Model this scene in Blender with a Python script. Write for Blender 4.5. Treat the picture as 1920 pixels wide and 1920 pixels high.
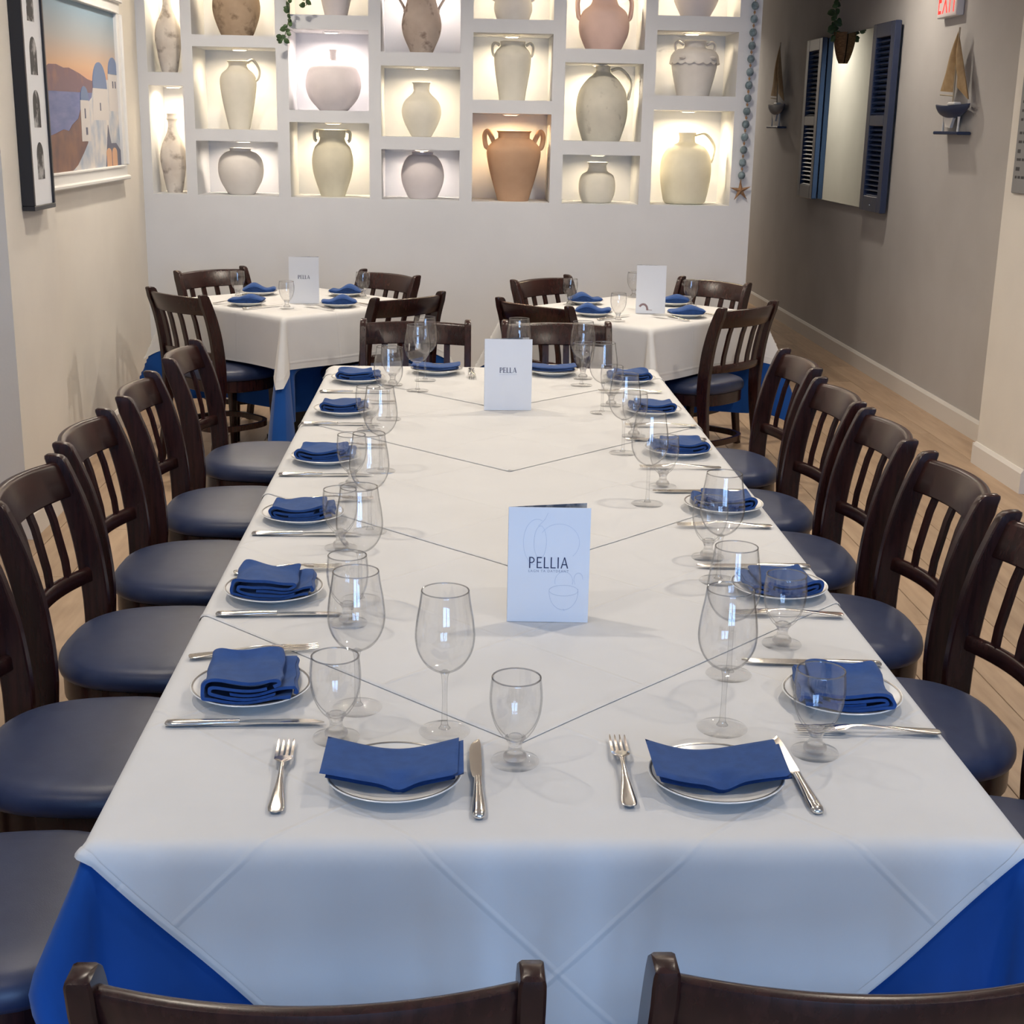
import bpy, math, random
from mathutils import Matrix, Vector
random.seed(7)
PI = math.pi
sc = bpy.context.scene
C = sc.collection
for o in list(bpy.data.objects):
    bpy.data.objects.remove(o)

# ------------------------------------------------------------------ camera
cam_d = bpy.data.cameras.new('camera')
cam_d.sensor_width = 36.0
cam_d.lens = 2620.2 * 36.0 / 1920.0
cam_d.clip_start = 0.05
cam = bpy.data.objects.new('camera', cam_d)
C.objects.link(cam)
RX, UP, FW = (0.99913857, -0.03717909, 0.01843476), (-0.00781606, 0.26768054, 0.96347602), (0.04075579, 0.96279013, -0.26715936)
cam.matrix_world = Matrix(((RX[0], UP[0], -FW[0], 0.0), (RX[1], UP[1], -FW[1], 0.0), (RX[2], UP[2], -FW[2], 1.61), (0, 0, 0, 1)))
sc.camera = cam

# ------------------------------------------------------------------ world, daylight, exposure
w = bpy.data.worlds.new('world'); sc.world = w; w.use_nodes = True
w.node_tree.nodes['Background'].inputs[0].default_value = (0.55, 0.72, 1.0, 1)
w.node_tree.nodes['Background'].inputs[1].default_value = 1.0
for wx in (-.15, 1.05):
    ld = bpy.data.lights.new('window_daylight', 'AREA')
    ld.shape = 'RECTANGLE'; ld.size = .92; ld.size_y = 1.86
    ld.energy = 60; ld.color = (0.32, 0.56, 1.0)
    lo = bpy.data.objects.new('window_daylight', ld); C.objects.link(lo)
    lo.matrix_world = Matrix.Translation((wx, -2.72, 1.55)) @ Matrix.Rotation(PI / 2, 4, 'X')      # faces +Y, into the room
sc.view_settings.view_transform = 'Standard'
try: sc.view_settings.look = 'None'
except Exception: pass
sc.view_settings.exposure = 0.0
sc.view_settings.gamma = 1.0
sc.view_settings.use_curve_mapping = False
DOWN_W = 21.0      # watts of each ceiling downlight
NICHE_W = 3.4
WARM = (1.0, 0.89, 0.75)
sc.cycles.max_bounces = 10
sc.cycles.diffuse_bounces = 3
sc.cycles.glossy_bounces = 4
sc.cycles.transparent_max_bounces = 40
sc.cycles.transmission_bounces = 12
sc.cycles.caustics_reflective = False
sc.cycles.caustics_refractive = False
sc.cycles.sample_clamp_indirect = 4.0
sc.cycles.use_adaptive_sampling = True
sc.cycles.adaptive_threshold = 0.12
sc.cycles.use_denoising = True
sc.cycles.time_limit = 780.0

# ------------------------------------------------------------------ materials
def mat(name, col, rough=0.5, metal=0.0, coat=0.0, spec=0.5, sheen=0.0, emit=None, es=0.0):
    m = bpy.data.materials.new(name); m.use_nodes = True
    b = m.node_tree.nodes['Principled BSDF']
    b.inputs['Base Color'].default_value = (*col, 1)
    b.inputs['Roughness'].default_value = rough
    b.inputs['Metallic'].default_value = metal
    b.inputs['Coat Weight'].default_value = coat
    b.inputs['Coat Roughness'].default_value = 0.15
    b.inputs['Specular IOR Level'].default_value = spec
    b.inputs['Sheen Weight'].default_value = sheen
    if emit:
        b.inputs['Emission Color'].default_value = (*emit, 1)
        b.inputs['Emission Strength'].default_value = es
    return m

def nodes(m):
    return m.node_tree.nodes, m.node_tree.links, m.node_tree.nodes['Principled BSDF']

def add_noise(m, c1, c2, scale=20.0, detail=4.0, lo=0.35, hi=0.65, bump=0.0, stretch=(1, 1, 1), bscale=None, rnd=0.0):
    n, l, b = nodes(m)
    tc = n.new('ShaderNodeTexCoord'); mp = n.new('ShaderNodeMapping')
    mp.inputs['Scale'].default_value = stretch
    l.new(tc.outputs['Object'], mp.inputs['Vector'])
    vec = mp.outputs['Vector']
    if rnd:
        oi = n.new('ShaderNodeObjectInfo'); ad = n.new('ShaderNodeVectorMath'); ad.operation = 'ADD'
        ml = n.new('ShaderNodeMath'); ml.operation = 'MULTIPLY'; ml.inputs[1].default_value = 37.0
        l.new(oi.outputs['Random'], ml.inputs[0]); l.new(vec, ad.inputs[0]); l.new(ml.outputs[0], ad.inputs[1]); vec = ad.outputs[0]
    nz = n.new('ShaderNodeTexNoise'); nz.inputs['Scale'].default_value = scale; nz.inputs['Detail'].default_value = detail
    l.new(vec, nz.inputs['Vector'])
    cr = n.new('ShaderNodeValToRGB')
    cr.color_ramp.elements[0].position = lo; cr.color_ramp.elements[0].color = (*c1, 1)
    cr.color_ramp.elements[1].position = hi; cr.color_ramp.elements[1].color = (*c2, 1)
    l.new(nz.outputs['Fac'], cr.inputs['Fac'])
    out = cr.outputs['Color']
    if rnd:
        hs = n.new('ShaderNodeHueSaturation'); mr = n.new('ShaderNodeMapRange')
        mr.inputs['To Min'].default_value = 1 - rnd; mr.inputs['To Max'].default_value = 1 + rnd
        l.new(oi.outputs['Random'], mr.inputs['Value']); l.new(mr.outputs[0], hs.inputs['Value']); l.new(out, hs.inputs['Color']); out = hs.outputs['Color']
    l.new(out, b.inputs['Base Color'])
    if bump:
        n2 = n.new('ShaderNodeTexNoise'); n2.inputs['Scale'].default_value = bscale or scale * 3; n2.inputs['Detail'].default_value = 3
        l.new(vec, n2.inputs['Vector'])
        bp = n.new('ShaderNodeBump'); bp.inputs['Strength'].default_value = bump; bp.inputs['Distance'].default_value = 0.004
        l.new(n2.outputs['Fac'], bp.inputs['Height']); l.new(bp.outputs['Normal'], b.inputs['Normal'])
    return m

M = {}
M['niche_wall'] = add_noise(mat('niche_wall_paint', (.68, .69, .71), .85), (.67, .68, .70), (.70, .71, .73), 3, bump=.05, bscale=120)
M['wall'] = add_noise(mat('warm_wall_paint', (.74, .70, .635), .8), (.72, .68, .62), (.76, .72, .655), 2.5, bump=.08, bscale=90)
M['wall_r'] = add_noise(mat('right_wall_paint', (.50, .485, .475), .75), (.485, .47, .46), (.52, .505, .495), 2.5, bump=.08, bscale=90)
M['ceiling'] = mat('ceiling_paint', (.78, .77, .75), .9)
M['trim'] = mat('trim_paint', (.74, .71, .67), .45)
M['slab'] = mat('floor_slab', (.16, .10, .06), .8)
M['plank'] = add_noise(mat('oak_plank', (.45, .30, .18), .42), (.34, .23, .145), (.46, .33, .22), 3.0, 8, .3, .7, bump=.1, stretch=(9, 1, 4), rnd=.13)
M['wood'] = add_noise(mat('mahogany', (.030, .009, .007), .27, coat=0.0, spec=.42), (.018, .0056, .0050), (.034, .0105, .0085), 6, 6, stretch=(14, 14, 1.5), rnd=.12)
M['vinyl'] = add_noise(mat('navy_vinyl', (.02, .03, .075), .42, spec=.5), (.017, .027, .072), (.022, .034, .082), 30, bump=.06, bscale=500, rnd=.05)
M['white_metal'] = mat('white_enamel', (.8, .8, .8), .4)
M['black'] = mat('black_lacquer', (.012, .013, .018), .35)
M['steel'] = mat('polished_steel', (.72, .69, .65), .16, metal=1.0)
M['plate'] = mat('white_porcelain', (.86, .85, .82), .25)
M['band'] = mat('silver_band', (.42, .40, .38), .3, metal=.8)
M['napkin'] = add_noise(mat('navy_napkin', (.010, .058, .22), .85, sheen=.1), (.008, .052, .20), (.012, .064, .24), 60, bump=.15, bscale=900, rnd=.05)
M['table'] = mat('table_board', (.25, .18, .12), .6)
M['card'] = mat('menu_card', (.80, .82, .86), .55)
M['card_in'] = add_noise(mat('menu_inside', (.12, .13, .16), .6), (.06, .08, .12), (.45, .45, .46), 30, lo=.45, hi=.6)
M['ink'] = mat('navy_ink', (.012, .022, .085), .6)
M['ink_pale'] = mat('pale_ink', (.55, .60, .70), .6)
M['ink_grey'] = mat('grey_ink', (.30, .33, .42), .6)
M['leaf'] = add_noise(mat('ivy_leaf', (.04, .09, .03), .5), (.025, .06, .02), (.07, .13, .045), 25, rnd=.25)
M['stem'] = mat('ivy_stem', (.06, .07, .03), .7)
M['basket'] = add_noise(mat('woven_basket', (.16, .085, .035), .8), (.10, .05, .02), (.22, .12, .05), 40, stretch=(1, 1, 5), bump=.4)
M['shutter'] = mat('navy_shutter', (.022, .035, .085), .3, coat=.3)
M['sail'] = add_noise(mat('tan_sail', (.36, .24, .12), .85), (.33, .215, .105), (.39, .27, .14), 30)
M['hull'] = mat('navy_hull', (.02, .035, .09), .35)
M['white_paint'] = mat('white_paint', (.75, .74, .72), .5)
M['bead'] = add_noise(mat('grey_blue_bead', (.20, .29, .34), .6), (.09, .14, .17), (.22, .29, .32), 40, rnd=.15)
M['cord'] = mat('twine', (.45, .38, .28), .9)
M['starfish'] = add_noise(mat('starfish', (.40, .21, .09), .85), (.22, .12, .06), (.36, .21, .11), 60, bump=.5)
M['plaque'] = mat('grey_plaque', (.24, .24, .245), .5)
M['ink_dark'] = mat('dark_ink', (.05, .05, .055), .6)
M['mirror'] = mat('mirror_glass', (.72, .78, .72), .015, metal=1.0)
M['exit_box'] = mat('exit_box', (.72, .70, .70), .4)
M['exit_red'] = mat('exit_red', (.5, .02, .02), .4, emit=(1.0, .03, .02), es=1.6)
M['lamp'] = mat('downlight_lens', (.9, .85, .75), .4, emit=(1.0, .84, .62), es=14)
M['puck'] = mat('niche_lens', (.9, .85, .75), .4, emit=(1.0, .86, .64), es=5)
M['chrome'] = mat('lamp_ring', (.8, .8, .8), .3)

def cloth_mat(name, c1, c2, crease=.16):
    m = add_noise(mat(name, c1, .92, sheen=.15, spec=.2), c1, c2, 7, 5, .3, .7)
    n, l, b = nodes(m)
    uv = n.new('ShaderNodeUVMap'); uv.uv_map = 'cloth'
    sx = n.new('ShaderNodeSeparateXYZ'); l.new(uv.outputs['UV'], sx.inputs[0])
    hs = []
    for k, per in (('X', .55), ('Y', .55)):
        d = n.new('ShaderNodeMath'); d.operation = 'PINGPONG'; d.inputs[1].default_value = per / 2
        l.new(sx.outputs[k], d.inputs[0])
        mr = n.new('ShaderNodeMapRange'); mr.interpolation_type = 'SMOOTHSTEP'
        mr.inputs['From Min'].default_value = 0.0; mr.inputs['From Max'].default_value = 0.009
        mr.inputs['To Min'].default_value = 1.0; mr.inputs['To Max'].default_value = 0.0
        l.new(d.outputs[0], mr.inputs['Value']); hs.append(mr.outputs[0])
    ad = n.new('ShaderNodeMath'); ad.operation = 'ADD'; l.new(hs[0], ad.inputs[0]); l.new(hs[1], ad.inputs[1])
    nz = n.new('ShaderNodeTexNoise'); nz.inputs['Scale'].default_value = 5.0; nz.inputs['Detail'].default_value = 3
    l.new(uv.outputs['UV'], nz.inputs['Vector'])
    nw = n.new('ShaderNodeTexNoise'); nw.inputs['Scale'].default_value = 700; l.new(uv.outputs['UV'], nw.inputs['Vector'])
    m1 = n.new('ShaderNodeMath'); m1.operation = 'MULTIPLY_ADD'; l.new(nz.outputs['Fac'], m1.inputs[0]); m1.inputs[1].default_value = 2.6; l.new(ad.outputs[0], m1.inputs[2])
    m2 = n.new('ShaderNodeMath'); m2.operation = 'MULTIPLY_ADD'; l.new(nw.outputs['Fac'], m2.inputs[0]); m2.inputs[1].default_value = .06; l.new(m1.outputs[0], m2.inputs[2])
    bp = n.new('ShaderNodeBump'); bp.inputs['Strength'].default_value = crease; bp.inputs['Distance'].default_value = .004
    l.new(m2.outputs[0], bp.inputs['Height']); l.new(bp.outputs['Normal'], b.inputs['Normal'])
    return m
M['linen'] = cloth_mat('white_linen', (.665, .66, .652), (.695, .69, .68), .26)
M['underlay'] = cloth_mat('blue_underlay', (.006, .060, .26), (.008, .070, .30), .1)

def thin_glass(name, base=.035, peak=.55, tint=.985, edge=.62, start=.55):
    # clear thin glass: transparent seen straight on, mirror-like and slightly grey towards the silhouette
    m = bpy.data.materials.new(name); m.use_nodes = True
    n, l = m.node_tree.nodes, m.node_tree.links
    n.remove(n['Principled BSDF'])
    out = n['Material Output']
    tr = n.new('ShaderNodeBsdfTransparent')
    lw = n.new('ShaderNodeLayerWeight'); lw.inputs['Blend'].default_value = .5
    cr = n.new('ShaderNodeValToRGB')
    cr.color_ramp.elements[0].position = start; cr.color_ramp.elements[0].color = (tint, tint, tint, 1)
    cr.color_ramp.elements[1].position = 1.0; cr.color_ramp.elements[1].color = (edge * .96, edge * .98, edge, 1)
    l.new(lw.outputs['Facing'], cr.inputs['Fac']); l.new(cr.outputs['Color'], tr.inputs['Color'])
    gl = n.new('ShaderNodeBsdfGlossy'); gl.inputs['Roughness'].default_value = .015
    pw_ = n.new('ShaderNodeMath'); pw_.operation = 'POWER'; pw_.inputs[1].default_value = 5.0; l.new(lw.outputs['Facing'], pw_.inputs[0])
    ma = n.new('ShaderNodeMath'); ma.operation = 'MULTIPLY_ADD'; ma.inputs[1].default_value = peak; ma.inputs[2].default_value = base; l.new(pw_.outputs[0], ma.inputs[0])
    mx = n.new('ShaderNodeMixShader')
    l.new(ma.outputs[0], mx.inputs[0]); l.new(tr.outputs[0], mx.inputs[1]); l.new(gl.outputs[0], mx.inputs[2])
    l.new(mx.outputs[0], out.inputs['Surface'])
    return m
M['glass_bowl'] = thin_glass('clear_glass_bowl', .06, .5, .992, .55, .66)
M['glass_solid'] = thin_glass('clear_glass_stem', .09, .5, .98, .50, .45)
M['glass_foot'] = thin_glass('clear_glass_foot', .028, .5, .997, .50, .86)
M['glass_rim'] = thin_glass('clear_glass_rim', .30, .5, .80, .5, .3)
def knop_glass():
    m = bpy.data.materials.new('clear_glass_knop'); m.use_nodes = True
    n, l = m.node_tree.nodes, m.node_tree.links
    n.remove(n['Principled BSDF'])
    g = n.new('ShaderNodeBsdfGlass'); g.inputs['IOR'].default_value = 1.45; g.inputs['Roughness'].default_value = .01
    t = n.new('ShaderNodeBsdfTransparent'); t.inputs['Color'].default_value = (.98, .98, .98, 1)
    mx = n.new('ShaderNodeMixShader'); mx.inputs[0].default_value = .45
    l.new(t.outputs[0], mx.inputs[1]); l.new(g.outputs[0], mx.inputs[2]); l.new(mx.outputs[0], n['Material Output'].inputs['Surface'])
    return m
M['glass_knop'] = knop_glass()

def clay(name, c1, c2, speck=None, scale=9):
    c1 = tuple(min(.85, v * 1.28) for v in c1); c2 = tuple(min(.88, v * 1.28) for v in c2)
    m = add_noise(mat(name, c1, .85), c1, c2, scale, 6, .3, .7, bump=.15, bscale=60)
    if speck:
        n, l, b = nodes(m)
        src = b.inputs['Base Color'].links[0].from_socket
        tc = n.new('ShaderNodeTexCoord'); nz = n.new('ShaderNodeTexNoise'); nz.inputs['Scale'].default_value = 16; nz.inputs['Detail'].default_value = 5
        l.new(tc.outputs['Object'], nz.inputs['Vector'])
        mr = n.new('ShaderNodeMapRange'); mr.inputs['From Min'].default_value = .55 if name[:3] in ('mot', 'bro', 'tau') else .62; mr.inputs['From Max'].default_value = .72 if name[:3] in ('mot', 'bro', 'tau') else .80
        l.new(nz.outputs['Fac'], mr.inputs['Value'])
        mx = n.new('ShaderNodeMix'); mx.data_type = 'RGBA'; mx.inputs['B'].default_value = (*speck, 1)
        l.new(mr.outputs[0], mx.inputs['Factor']); l.new(src, mx.inputs['A']); l.new(mx.outputs['Result'], b.inputs['Base Color'])
    return m
M['clay_bottle'] = clay('mottled_clay', (.52, .46, .40), (.66, .61, .55), (.30, .24, .19))
M['clay_brown'] = clay('brown_clay', (.33, .24, .16), (.42, .31, .21), (.2, .13, .08))
M['clay_cream'] = clay('cream_clay', (.60, .57, .48), (.66, .62, .53))
M['clay_white'] = clay('white_clay', (.62, .58, .53), (.68, .64, .59))
M['clay_lilac'] = clay('pale_lilac_clay', (.58, .53, .52), (.64, .58, .57))
M['clay_olive'] = clay('olive_cream_clay', (.54, .50, .38), (.60, .56, .43))
M['clay_taupe'] = clay('taupe_clay', (.38, .30, .24), (.48, .40, .33), (.2, .13, .1))
M['clay_terra'] = clay('terracotta_clay', (.40, .25, .155), (.45, .285, .18))
M['clay_pink'] = clay('pink_clay', (.62, .44, .37), (.68, .49, .42))
M['clay_stone'] = clay('stone_clay', (.46, .44, .37), (.54, .51, .43), (.36, .33, .27))
M['clay_yellow'] = clay('pale_yellow_clay', (.64, .59, .44), (.69, .64, .49))

# ------------------------------------------------------------------ mesh helpers
class MB:
    def __init__(s): s.v = []; s.f = []
    def add(s, vs, fs):
        k = len(s.v); s.v += [tuple(p) for p in vs]; s.f += [tuple(i + k for i in f) for f in fs]; return s
    def box(s, x0, x1, y0, y1, z0, z1):
        v = [(x0, y0, z0), (x1, y0, z0), (x1, y1, z0), (x0, y1, z0), (x0, y0, z1), (x1, y0, z1), (x1, y1, z1), (x0, y1, z1)]
        return s.add(v, [(0, 3, 2, 1), (4, 5, 6, 7), (0, 1, 5, 4), (1, 2, 6, 5), (2, 3, 7, 6), (3, 0, 4, 7)])
    def bbox(s, x0, x1, y0, y1, z0, z1, b):
        # box with chamfered vertical and horizontal edges, as a loft of rounded rectangles
        secs = []
        for z, i in ((z0, b), (z0 + b, 0), (z1 - b, 0), (z1, b)):
            X0, X1, Y0, Y1 = x0 + i, x1 - i, y0 + i, y1 - i; c = b
            secs.append([(X0 + c, Y0, z), (X1 - c, Y0, z), (X1, Y0 + c, z), (X1, Y1 - c, z), (X1 - c, Y1, z), (X0 + c, Y1, z), (X0, Y1 - c, z), (X0, Y0 + c, z)])
        return s.loft(secs)
    def loft(s, secs, caps=True, closed=False):
        n = len(secs[0]); k = len(s.v)
        for sec in secs: s.v += [tuple(p) for p in sec]
        m = len(secs)
        for i in range(m if closed else m - 1):
            for j in range(n):
                a, b = k + i * n + j, k + i * n + (j + 1) % n
                c, d = k + ((i + 1) % m) * n + (j + 1) % n, k + ((i + 1) % m) * n + j
                s.f.append((a, b, c, d))
        if caps and not closed:
            s.f.append(tuple(k + j for j in reversed(range(n)))); s.f.append(tuple(k + (m - 1) * n + j for j in range(n)))
        return s
    def lathe(s, prof, n=32, ox=0, oy=0, oz=0):
        # prof: list of (r, z); r = 0 closes
        k = len(s.v); idx = []
        for r, z in prof:
            if r < 1e-6: idx.append([len(s.v)]); s.v.append((ox, oy, oz + z))
            else:
                idx.append(list(range(len(s.v), len(s.v) + n)))
                s.v += [(ox + r * math.cos(2 * PI * j / n), oy + r * math.sin(2 * PI * j / n), oz + z) for j in range(n)]
        for A, B in zip(idx, idx[1:]):
            for j in range(n):
                a0, a1 = A[j % len(A)], A[(j + 1) % len(A)]; b0, b1 = B[j % len(B)], B[(j + 1) % len(B)]
                f = []
                for q in (a0, a1, b1, b0):
                    if q not in f: f.append(q)
                if len(f) > 2: s.f.append(tuple(f))
        return s
    def tube(s, pts, r, n=10, caps=True, flat=1.0):
        pts = [Vector(p) for p in pts]; secs = []
        up = Vector((0, 0, 1)); prev = None
        for i, p in enumerate(pts):
            t = (pts[min(i + 1, len(pts) - 1)] - pts[max(i - 1, 0)]).normalized()
            if prev is None:
                a = up if abs(t.z) < .9 else Vector((0, 1, 0))
                u = (a - t * a.dot(t)).normalized()
            else: u = (prev - t * prev.dot(t)).normalized()
            prev = u; v = t.cross(u)
            R = r[i] if isinstance(r, (list, tuple)) else r
            secs.append([p + u * (R * math.cos(2 * PI * j / n)) + v * (R * flat * math.sin(2 * PI * j / n)) for j in range(n)])
        return s.loft(secs, caps)
    def prism(s, poly, axis, a, b):
        # poly in 2D, extruded from a to b along axis ('x': poly = (y,z); 'y': poly=(x,z); 'z': poly=(x,y))
        n = len(poly)
        P = {'x': lambda p, t: (t, p[0], p[1]), 'y': lambda p, t: (p[0], t, p[1]), 'z': lambda p, t: (p[0], p[1], t)}[axis]
        s.loft([[P(p, a) for p in poly], [P(p, b) for p in poly]])
        return s
    def grid(s, fn, nu, nv):
        k = len(s.v)
        for i in range(nu + 1):
            for j in range(nv + 1): s.v.append(tuple(fn(i / nu, j / nv)))
        for i in range(nu):
            for j in range(nv):
                a = k + i * (nv + 1) + j; s.f.append((a, a + nv + 1, a + nv + 2, a + 1))
        return s
    def mesh(s, name, m, smooth=True, angle=40):
        me = bpy.data.meshes.new(name); me.from_pydata(s.v, [], s.f); me.update()
        import bmesh
        bm = bmesh.new(); bm.from_mesh(me); bmesh.ops.recalc_face_normals(bm, faces=bm.faces)
        if smooth:
            ca = math.radians(angle)
            for f in bm.faces: f.smooth = True
            for e in bm.edges:
                if len(e.link_faces) == 2 and e.calc_face_angle(0) > ca: e.smooth = False
        bm.to_mesh(me); bm.free()
        me.materials.append(m if not isinstance(m, str) else M[m])
        return me
    def build(s, name, m, parent=None, smooth=True, angle=40):
        return obj(name, s.mesh(name, m, smooth, angle), parent)

def obj(name, me, parent=None, loc=None, rz=None):
    o = bpy.data.objects.new(name, me); C.objects.link(o)
    if parent: o.parent = parent
    if loc: o.location = loc
    if rz is not None: o.rotation_euler = (0, 0, rz)
    return o
def empty(name, loc=(0, 0, 0), rz=0.0):
    o = bpy.data.objects.new(name, None); C.objects.link(o); o.location = loc; o.rotation_euler = (0, 0, rz)
    o.empty_display_size = .05
    return o
def tag(o, label, cat, group=None, kind=None):
    o['label'] = label; o['category'] = cat
    if group: o['group'] = group
    if kind: o['kind'] = kind
    return o
def struct(o, label=None, cat='wall'):
    o['kind'] = 'structure'
    if label: o['label'] = label; o['category'] = cat
    return o
def copy_tree(root, loc, rz):
    r = root.copy(); C.objects.link(r); r.location = loc; r.rotation_euler = (0, 0, rz)
    for ch in list(root.children):
        c = ch.copy(); C.objects.link(c); c.parent = r
        for g in ch.children:
            d = g.copy(); C.objects.link(d); d.parent = c
    return r
def sstep(a, b, x):
    t = max(0, min(1, (x - a) / (b - a))); return t * t * (3 - 2 * t)
def spline(prof, n=6):
    out = []
    for i in range(len(prof) - 1):
        p0 = prof[max(i - 1, 0)]; p1 = prof[i]; p2 = prof[i + 1]; p3 = prof[min(i + 2, len(prof) - 1)]
        for k in range(n):
            t = k / n
            out.append(tuple(.5 * ((2 * p1[c]) + (-p0[c] + p2[c]) * t + (2 * p0[c] - 5 * p1[c] + 4 * p2[c] - p3[c]) * t * t + (-p0[c] + 3 * p1[c] - 3 * p2[c] + p3[c]) * t ** 3) for c in range(len(p1))))
    out.append(tuple(prof[-1]))
    return out

# ------------------------------------------------------------------ the room
CEIL = 2.85
XL, XR = -1.80, 2.83           # left and right walls beside the back tables
YB = 8.30                      # face of the niche wall
YE = 19.0                      # end of the corridor
XC = 1.713                     # right end of the niche wall
YF = -2.6                      # window wall behind the viewer
fl = struct(MB().box(-2.3, 2.95, YF - .1, YE + .1, -.12, -.012).build('floor', 'slab', smooth=False), 'pale oak plank floor of the dining room', 'floor')
pw, pl = .2015, 1.62
plank_meshes = []
for k in range(4):
    plank_meshes.append(MB().bbox(.0012, pw - .0012, .001, pl - .001, -.0119, 0, .0012).mesh('plank', 'plank', smooth=False))
for i in range(23):
    off = (i * .617) % pl
    for j in range(-1, 13):
        y0 = -.6 + j * pl + off
        if y0 > YE - .2: continue
        x0 = -1.80 + i * pw
        if y0 + pl > YB and x0 < XC - .25: 
            if y0 > YB: continue
        y1 = min(y0 + pl, YE)
        o = obj('plank', plank_meshes[(i * 3 + j) % 4], fl); o.location = (x0, y0, 0); o.scale = (1, (y1 - y0) / pl, 1)

struct(MB().box(-2.3, 2.95, YF - .1, YE + .1, CEIL, CEIL + .1).build('ceiling', 'ceiling', smooth=False), 'off-white ceiling with recessed lights', 'ceiling')
# left side: near wall, pilaster, recessed wall
wl = struct(MB().box(-2.3, -2.2, YF, 5.34, 0, CEIL).box(-2.3, -1.67, 5.34, 6.0, 0, CEIL).box(-2.3, XL, 6.0, YB + .56, 0, CEIL).build('wall_left', 'wall', smooth=False), 'warm cream left wall with a shallow pilaster')
wr = struct(MB().box(XR, 2.95, YF, YE, 0, CEIL).build('wall_right', 'wall_r', smooth=False), 'greige right wall running down the corridor')
struct(MB().box(2.63, XR - .001, 6.20, 6.80, 0, CEIL).build('wall_pillar', 'wall', smooth=False), 'cream pillar standing out from the right wall')
struct(MB().box(XC - .1, 2.95, YE, YE + .1, 0, CEIL).build('wall_corridor', 'wall_r', smooth=False), 'end wall of the corridor')
struct(MB().box(XC - .12, XC - .001, YB + .55, YE, 0, CEIL).build('wall_passage', 'wall_r', smooth=False), 'corridor side wall behind the niche wall')
# window wall behind the viewer
wz0, wz1 = .55, 2.55
wb = MB().box(-2.3, -.68, YF - .1, YF, 0, CEIL).box(.38, .52, YF - .1, YF, 0, CEIL).box(1.58, 2.95, YF - .1, YF, 0, CEIL)
for k, x0 in enumerate((-.68, .52)):
    x1 = x0 + 1.06
    wb.box(x0, x1, YF - .1, YF, 0, wz0).box(x0, x1, YF - .1, YF, wz1, CEIL)
    wn = MB()
    for x in (x0, x0 + .505, x1 - .05): wn.box(x, x + .05, YF - .08, YF - .03, wz0, wz1)
    wn.box(x0, x1, YF - .08, YF - .03, wz0, wz0 + .05).box(x0, x1, YF - .08, YF - .03, wz1 - .05, wz1)
    struct(wn.build('window_%d' % (k + 1), 'white_paint', smooth=False), 'white window frame behind the viewer, ' + ('left' if k == 0 else 'right'), 'window')
struct(wb.build('wall_front', 'wall', smooth=False), 'window wall behind the viewer')

# niche wall ----------------------------------------------------------------
COLS = {1: (-1.745, -1.553), 2: (-1.492, -1.028), 3: (-.959, -.507), 4: (-.438, .010), 5: (.083, .534), 6: (.606, 1.053), 7: (1.122, 1.587)}
ZS = {1: [(1.19, 1.787), (1.858, 2.44)], 2: [(1.185, 1.489), (1.553, 2.0), (2.063, 2.50)], 3: [(1.182, 1.601), (1.668, 2.105), (2.181, 2.60)],
      4: [(1.179, 1.46), (1.531, 1.918), (1.993, 2.48)], 5: [(1.175, 1.67), (1.743, 2.106), (2.18, 2.56)], 6: [(1.172, 1.449), (1.526, 1.956), (2.031, 2.50)],
      7: [(1.174, 1.707), (1.787, 2.139), (2.219, 2.60)]}
ND = .42
nb = MB()
nb.box(XL, XC, YB, YB + ND + .02, 0, 1.165)
nb.box(XL, XC, YB, YB + ND + .02, 2.62, CEIL)
nb.box(XL, XC, YB + ND, YB + ND + .12, 0, CEIL)
xs = [XL] + [v for c in range(1, 8) for v in COLS[c]] + [XC]
for i in range(0, len(xs), 2): nb.box(xs[i], xs[i + 1], YB, YB + ND + .01, 1.165, 2.62)
for c, (x0, x1) in COLS.items():
    zz = 1.165
    for (a, b) in ZS[c]:
        nb.box(x0, x1, YB, YB + ND + .01, zz, a); zz = b
    nb.box(x0, x1, YB, YB + ND + .01, zz, 2.62)
struct(nb.build('wall_back', 'niche_wall', smooth=False), 'white display wall with lit square niches')

# baseboards
bbn = lambda n, mb: struct(mb.build(n, 'trim', smooth=False), 'white baseboard', 'baseboard')
def bprof_x(mb, x, dx, y0, y1):   # along y on a wall at x, sticking out by dx
    mb.prism([(x, 0), (x + dx, 0), (x + dx, .095), (x + dx * .4, .112), (x, .112)], 'y', y0, y1); return mb
bbn('baseboard_right', bprof_x(bprof_x(MB(), XR, -.016, 6.80, YE), 2.63, -.016, 6.184, 6.80).box(2.63, XR, 6.184, 6.20, 0, .105).box(2.614, XR - .001, 6.80, 6.815, 0, .105))
bbn('baseboard_left', bprof_x(bprof_x(MB(), XL, .016, 6.0, YB), -1.67, .016, 5.34, 6.0))
bbn('baseboard_back', MB().prism([(YB, 0), (YB - .016, 0), (YB - .016, .095), (YB, .112)], 'x', XL, XC))

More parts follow.
